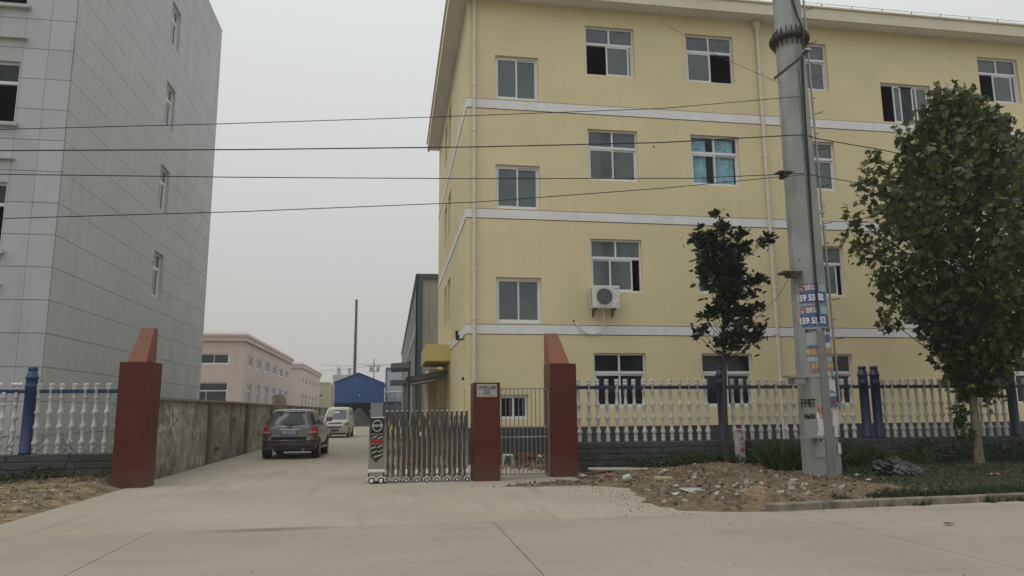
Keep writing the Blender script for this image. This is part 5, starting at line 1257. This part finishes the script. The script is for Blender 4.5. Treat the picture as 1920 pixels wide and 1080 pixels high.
def pinkb(label, y0, y1, h_, xs, m, wins, fronts, wing):
    t = thing('pink_factory', label, 'building', (-25, y0, 0), 0, 'two storey pink factory buildings')
    fr, ff = F_right(-16.2), F_front(y0)
    hs = [(a, b, 6.85, 8.12) for a, b in wins]+[(a, b, 2.6, 4.98) for a, b in wins]
    mb = MB(); wall_mb(mb, fr, y0, y1, 0, h_-.75, hs, .3); wall_mb(mb, ff, xs, -16.2, 0, h_-.75, fronts, .3)
    mb.box(xs, -16.2, y1-.2, y1, 0, h_-.8); mb.build('wall', m, t)
    MB().box(xs, -15.9, y0-.3, y1+.1, h_-.75, h_-.3).build('cornice', m, t)
    MB().box(xs, -15.8, y0-.4, y1+.2, h_-.299, h_).build('parapet', m_pinkt, t)
    MB().box(xs+.5, -17.5, y0+1.5, y1-1, 0, h_-1).build('interior_wall', m_room, t)
    for (a, b, c, d) in hs:
        window(t, fr, a, b, c, d, 0 if c > 5 else .9, ((0, .52), (.48, 1)), m_glass, fw=.12)
    for (a, b, c, d) in fronts: window(t, ff, a, b, c, d, 0 if c > 5 else .9, ((0, .35), (.33, .67), (.65, 1)) if c > 5 else ((0, .52), (.48, 1)), m_glassd, topmull=False, fw=.12)
    # lightning wire on the roof
    MB().box(xs, -16.0, y0-.2, y0-.17, h_+.18, h_+.21).box(-16.0, -15.97, y0, y1, h_+.18, h_+.21).build('roof_wire', m_steel, t)
pw = [(87.3, 90.8), (92.8, 96.6), (99.2, 103), (105.3, 109.1), (111.4, 115.4), (117.9, 121.6)]
pinkb('nearer pink two storey factory left of the driveway behind the cement wall', 85, 124.7, 10.25, -34, m_pink, pw, [(-22.3, -17.70, 6.9, 8.15), (-22.3, -17.70, 2.6, 4.95), (-29, -24, 6.9, 8.15), (-29, -24, 2.6, 4.95)], 0)
pw2 = [(140.6, 143.6), (146, 149.4), (152.5, 155.6), (158.7, 162), (165.2, 168.4), (171, 173.6)]
pinkb('farther pale pink two storey factory beyond the nearer one', 138.2, 175.5, 10.4, -34, mat('pale_pink_render', (.60,.48,.43), .92), pw2, [(-18.9, -18.2, 6.9, 8.15), (-18.9, -18.2, 3.1, 4.9)], 0)

def simple_b(name, label, x0, x1, y0, y1, h_, m, wins, trim=None, tz=.5):
    t = thing(name, label, 'building', ((x0+x1)/2, y0, 0)); ff = F_front(y0)
    mb = MB(); wall_mb(mb, ff, x0, x1, 0, h_, wins, .3); mb.box(x0, x1, y0+1.2, y1, 0, h_-.01)
    mb.quad((x0,y0,0),(x0,y0+1.3,0),(x0,y0+1.3,h_),(x0,y0,h_)); mb.quad((x1,y0,0),(x1,y0+1.3,0),(x1,y0+1.3,h_),(x1,y0,h_)); mb.quad((x0,y0,h_),(x1,y0,h_),(x1,y0+1.3,h_),(x0,y0+1.3,h_))
    mb.build('wall', m, t)
    if trim: MB().box(x0-.1, x1+.1, y0-.15, y0-.01, h_-tz, h_+.05).box(x0-.12, x0+.06, y0-.15, y0-.01, 0, h_-tz-.01).build('trim', trim, t)
    for h4 in wins: window(t, ff, *h4, 0, ((0, .52), (.48, 1)), m_glassd, fw=.15)
    return t
yb = simple_b('far_yellow_building', 'low pale yellow building beyond the pink factories', -17.6, -14.3, 180, 195, 8.6, m_pyel, [(-16.9, -15.8, 4.9, 6.0)], m_pyel, .3)
simple_b('far_yellow_building', 'narrower pale yellow block stepping back beside the blue warehouse', -14.25, -11.5, 186, 200, 8.2, mat('dull_yellow', (.44,.43,.28), .9), [(-13.9, -13.3, 4.4, 5.8), (-13.0, -12.5, 4.4, 5.8)])
gb = simple_b('far_grey_building', 'distant grey building with two rooftop blocks above the blue warehouse', -16.0, -9.2, 210, 225, 11.9, mat('hazy_grey', (.42,.43,.42), .9), [(-14.5, -13.6, 9, 10.3), (-12, -11.1, 9, 10.3)])
MB().box(-15.0, -14.2, 211, 215, 11.91, 14.0).build('roof_block', MATS['hazy_grey'], gb); MB().box(-12.0, -11.2, 211, 215, 11.91, 13.9).build('roof_block', MATS['hazy_grey'], gb)
pbb = simple_b('pale_blue_building', 'pale blue metal clad building with blue edging right of the warehouse', -.7, 9, 112, 140, 8.1, m_pblue, [(1.3, 1.9, 5.3, 6.4)], m_btrim, .3)
MB().box(-1.6, 6, 104, 108, 0, 2.9).build('annex', m_grey, pbb); MB().box(-1.7, 6, 103.9, 103.99, 2.6, 3.0).build('annex_trim', m_btrim, pbb)
pp = thing('overhead_pipe', 'silver overhead pipe on thin posts right of the blue warehouse', 'pipe', (0, 98, 0))
MB().tube([(-.8, 98, 4.05), (2.2, 98, 4.25)], .14, 8).build('pipe', m_white, pp, smooth=True); MB().tube([(-.8, 98, 3.3), (2.2, 98, 3.3)], .05, 6).tube([(-.6, 98, 0), (-.6, 98, 4)], .07, 6).tube([(.6, 98, 0), (.6, 98, 4.1)], .07, 6).build('support', m_steel, pp)

WH = thing('blue_warehouse', 'blue steel warehouse with a gabled front at the end of the driveway', 'warehouse', (-3.9, 95, 0))
x0, x1, xm = -6.95, -.92, -4.05
mb = MB(); mb.v = [(x0,95,2.72),(x1,95,2.72),(x1,95,5.15),(xm,95,6.45),(x0,95,5.25),(x0,112,2.72),(x1,112,2.72),(x1,112,5.15),(xm,112,6.45),(x0,112,5.25),(x0,95,0),(x1,95,0),(x1,112,0),(x0,112,0)]
mb.f = [(0,1,2,3,4),(5,6,7,8,9),(0,4,9,5),(1,2,7,6),(11,12,6,1),(13,10,0,5),(13,12,6,5)]; mb.build('wall', m_bluew, WH)
MB().hexa([(x0-.15,94.8,5.2),(xm,94.8,6.42),(xm,112.2,6.42),(x0-.15,112.2,5.2),(x0-.15,94.8,5.32),(xm,94.8,6.55),(xm,112.2,6.55),(x0-.15,112.2,5.32)]).hexa([(xm,94.8,6.42),(x1+.15,94.8,5.1),(x1+.15,112.2,5.1),(xm,112.2,6.42),(xm,94.8,6.55),(x1+.15,94.8,5.22),(x1+.15,112.2,5.22),(xm,112.2,6.55)]).build('roof', mat('navy_roof', (.02,.06,.20), .6), WH)
mb = MB()
for i in range(30): mb.box(x0+.1+i*.2, x0+.14+i*.2, 94.96, 94.998, 2.75, 5.1)
mb.build('sheet_rib', m_bluew, WH, kind='stuff')
MB().box(-2.45, x1, 94.9, 95.1, 0, 2.7).build('brick_pier', m_grey, WH)
MB().box(x0, -2.45, 105, 105.1, 0, 2.7).build('back_wall', m_dark, WH)
MB().box(-3.95, -3.8, 94.6, 94.95, 3.6, 3.75).build('wall_lamp', m_white, WH)
CH = thing('chimney_stack', 'tall thin dark steel chimney rising behind the blue warehouse', 'chimney', (-5.19, 113, 0))
MB().lathe([(.24, 0), (.23, 10), (.19, 18.55)], (-5.42, 113, 0), 12).build('stack', mat('sooty_steel', (.10,.085,.085), .8, var=.2, vscale=1), CH, smooth=True)
MB().lathe([(.26, 9.5), (.26, 9.6)], (-5.42, 113, 0), 12).lathe([(.22, 18.4), (.22, 18.56)], (-5.42, 113, 0), 12).build('flange', m_rust, CH)
# coal heap, leaning boards
random.seed(15)
def coalf(x, y): return max(-.1, 2.1*math.exp(-((x+3.6)/1.15)**2-((y-89)/2.6)**2)+.08*hnoise(x*3, y*3, 1)-.06)
ob = field('coal_heap', m_coal, -6.3, -1, 84, 94, 60, 60, coalf); ob['kind'] = 'stuff'
bt = thing('leaning_boards', 'pale board and brown sheet leaning together behind the cream van', 'boards', (-2.6, 57, 0))
MB().hexa([(-2.75,56,0),(-2.45,56,0),(-2.45,56.1,0),(-2.75,56.1,0),(-3.1,56.6,1.25),(-2.95,56.6,1.25),(-2.95,56.7,1.25),(-3.1,56.7,1.25)]).build('pale_board', m_white, bt)
MB().hexa([(-3.4,56.8,0),(-2.75,56.8,0),(-2.75,56.9,0),(-3.4,56.9,0),(-3.4,57.3,1.62),(-2.95,57.3,1.62),(-2.95,57.4,1.62),(-3.4,57.4,1.62)]).build('brown_sheet', mat('brown_ply', (.20,.14,.10), .9), bt)
bt = thing('scrap_panels', 'brown board and pale plank standing above the wall before the pink factory', 'boards', (-12, 78, 0))
MB().hexa([(-11.6,80,0),(-10.2,80,0),(-10.2,80.3,0),(-11.6,80.3,0),(-11.9,80,3.5),(-11.0,80,3.4),(-11.0,80.3,3.4),(-11.9,80.3,3.5)]).build('brown_board', mat('brown_board_paint', (.22,.14,.12), .9), bt)
MB().hexa([(-11.2,79.6,0),(-10.7,79.6,0),(-10.7,79.8,0),(-11.2,79.8,0),(-12.2,79.6,3.3),(-11.9,79.6,3.4),(-11.9,79.8,3.4),(-12.2,79.8,3.3)]).build('pale_plank', m_cope, bt)
# distant power pole and lines
dp = thing('distant_power_pole', 'distant power pole with insulators above the warehouse roof', 'power pole', (-1.8, 150, 0))
MB().tube([(-3.4, 150, 0), (-3.4, 150, 12.2)], .12, 6).build('pole', m_steel, dp); MB().box(-4.9, -1.9, 149.9, 150.1, 10.6, 10.8).box(-4.4, -2.4, 149.9, 150.1, 9.5, 9.65).build('cross_arm', m_steel, dp)
MB().box(-4.3, -3.6, 149.8, 150.2, 9.7, 10.5).box(-2.9, -2.3, 149.8, 150.2, 9.7, 10.5).build('transformer', m_steel, dp)
for k, (za, zb) in enumerate(((10.9, 11.2), (9.7, 10.9))):
    wire(('upper' if k == 0 else 'lower')+' distant power line above the blue warehouse', [(-14, 150, za), (-9, 150, (za+zb)/2-.35), (-3.4, 150, zb), (4, 150, zb-.5)], .035, 'distant power lines')

# ================================================================== ACROSS THE ROAD (behind the camera; the steel and the glass reflect it)
OB = thing('opposite_building', 'plain grey building across the road behind the viewer', 'building', (2, -34, 0))
MB().box(-30, 34, -46, -34, 0, 9).build('wall', m_grey, OB)
random.seed(90)
hd = thing('roadside_hedge', 'long dark hedge across the road behind the viewer', 'hedge', (2, -13, 0))
MB().box(-30, 34, -13.6, -12.6, 0, 3.0).build('stems', m_barkd, hd)
many('foliage', ell, ell_f, [xf((random.uniform(-30, 34), -12.5+random.gauss(0,.25), random.uniform(0, 3.6)), (random.gauss(0,1), random.gauss(0,1), random.gauss(0,1)), random.uniform(.3,.5)) for _ in range(9000)], m_weed, hd)

# ================================================================== HAZE
def haze(density):
    m = bpy.data.materials.new('haze_air'); m.use_nodes = True; n = m.node_tree
    n.nodes.remove(n.nodes['Principled BSDF']); v = n.nodes.new('ShaderNodeVolumePrincipled'); v.inputs['Density'].default_value = density
    v.inputs['Color'].default_value = (.92, .94, .96, 1); v.inputs['Anisotropy'].default_value = .2
    n.links.new(v.outputs[0], n.nodes['Material Output'].inputs['Volume'])
    ob = MB().box(-60, 70, -50, 240, -1.1, 24).build('haze', m); ob['kind'] = 'stuff'
haze(.0012)
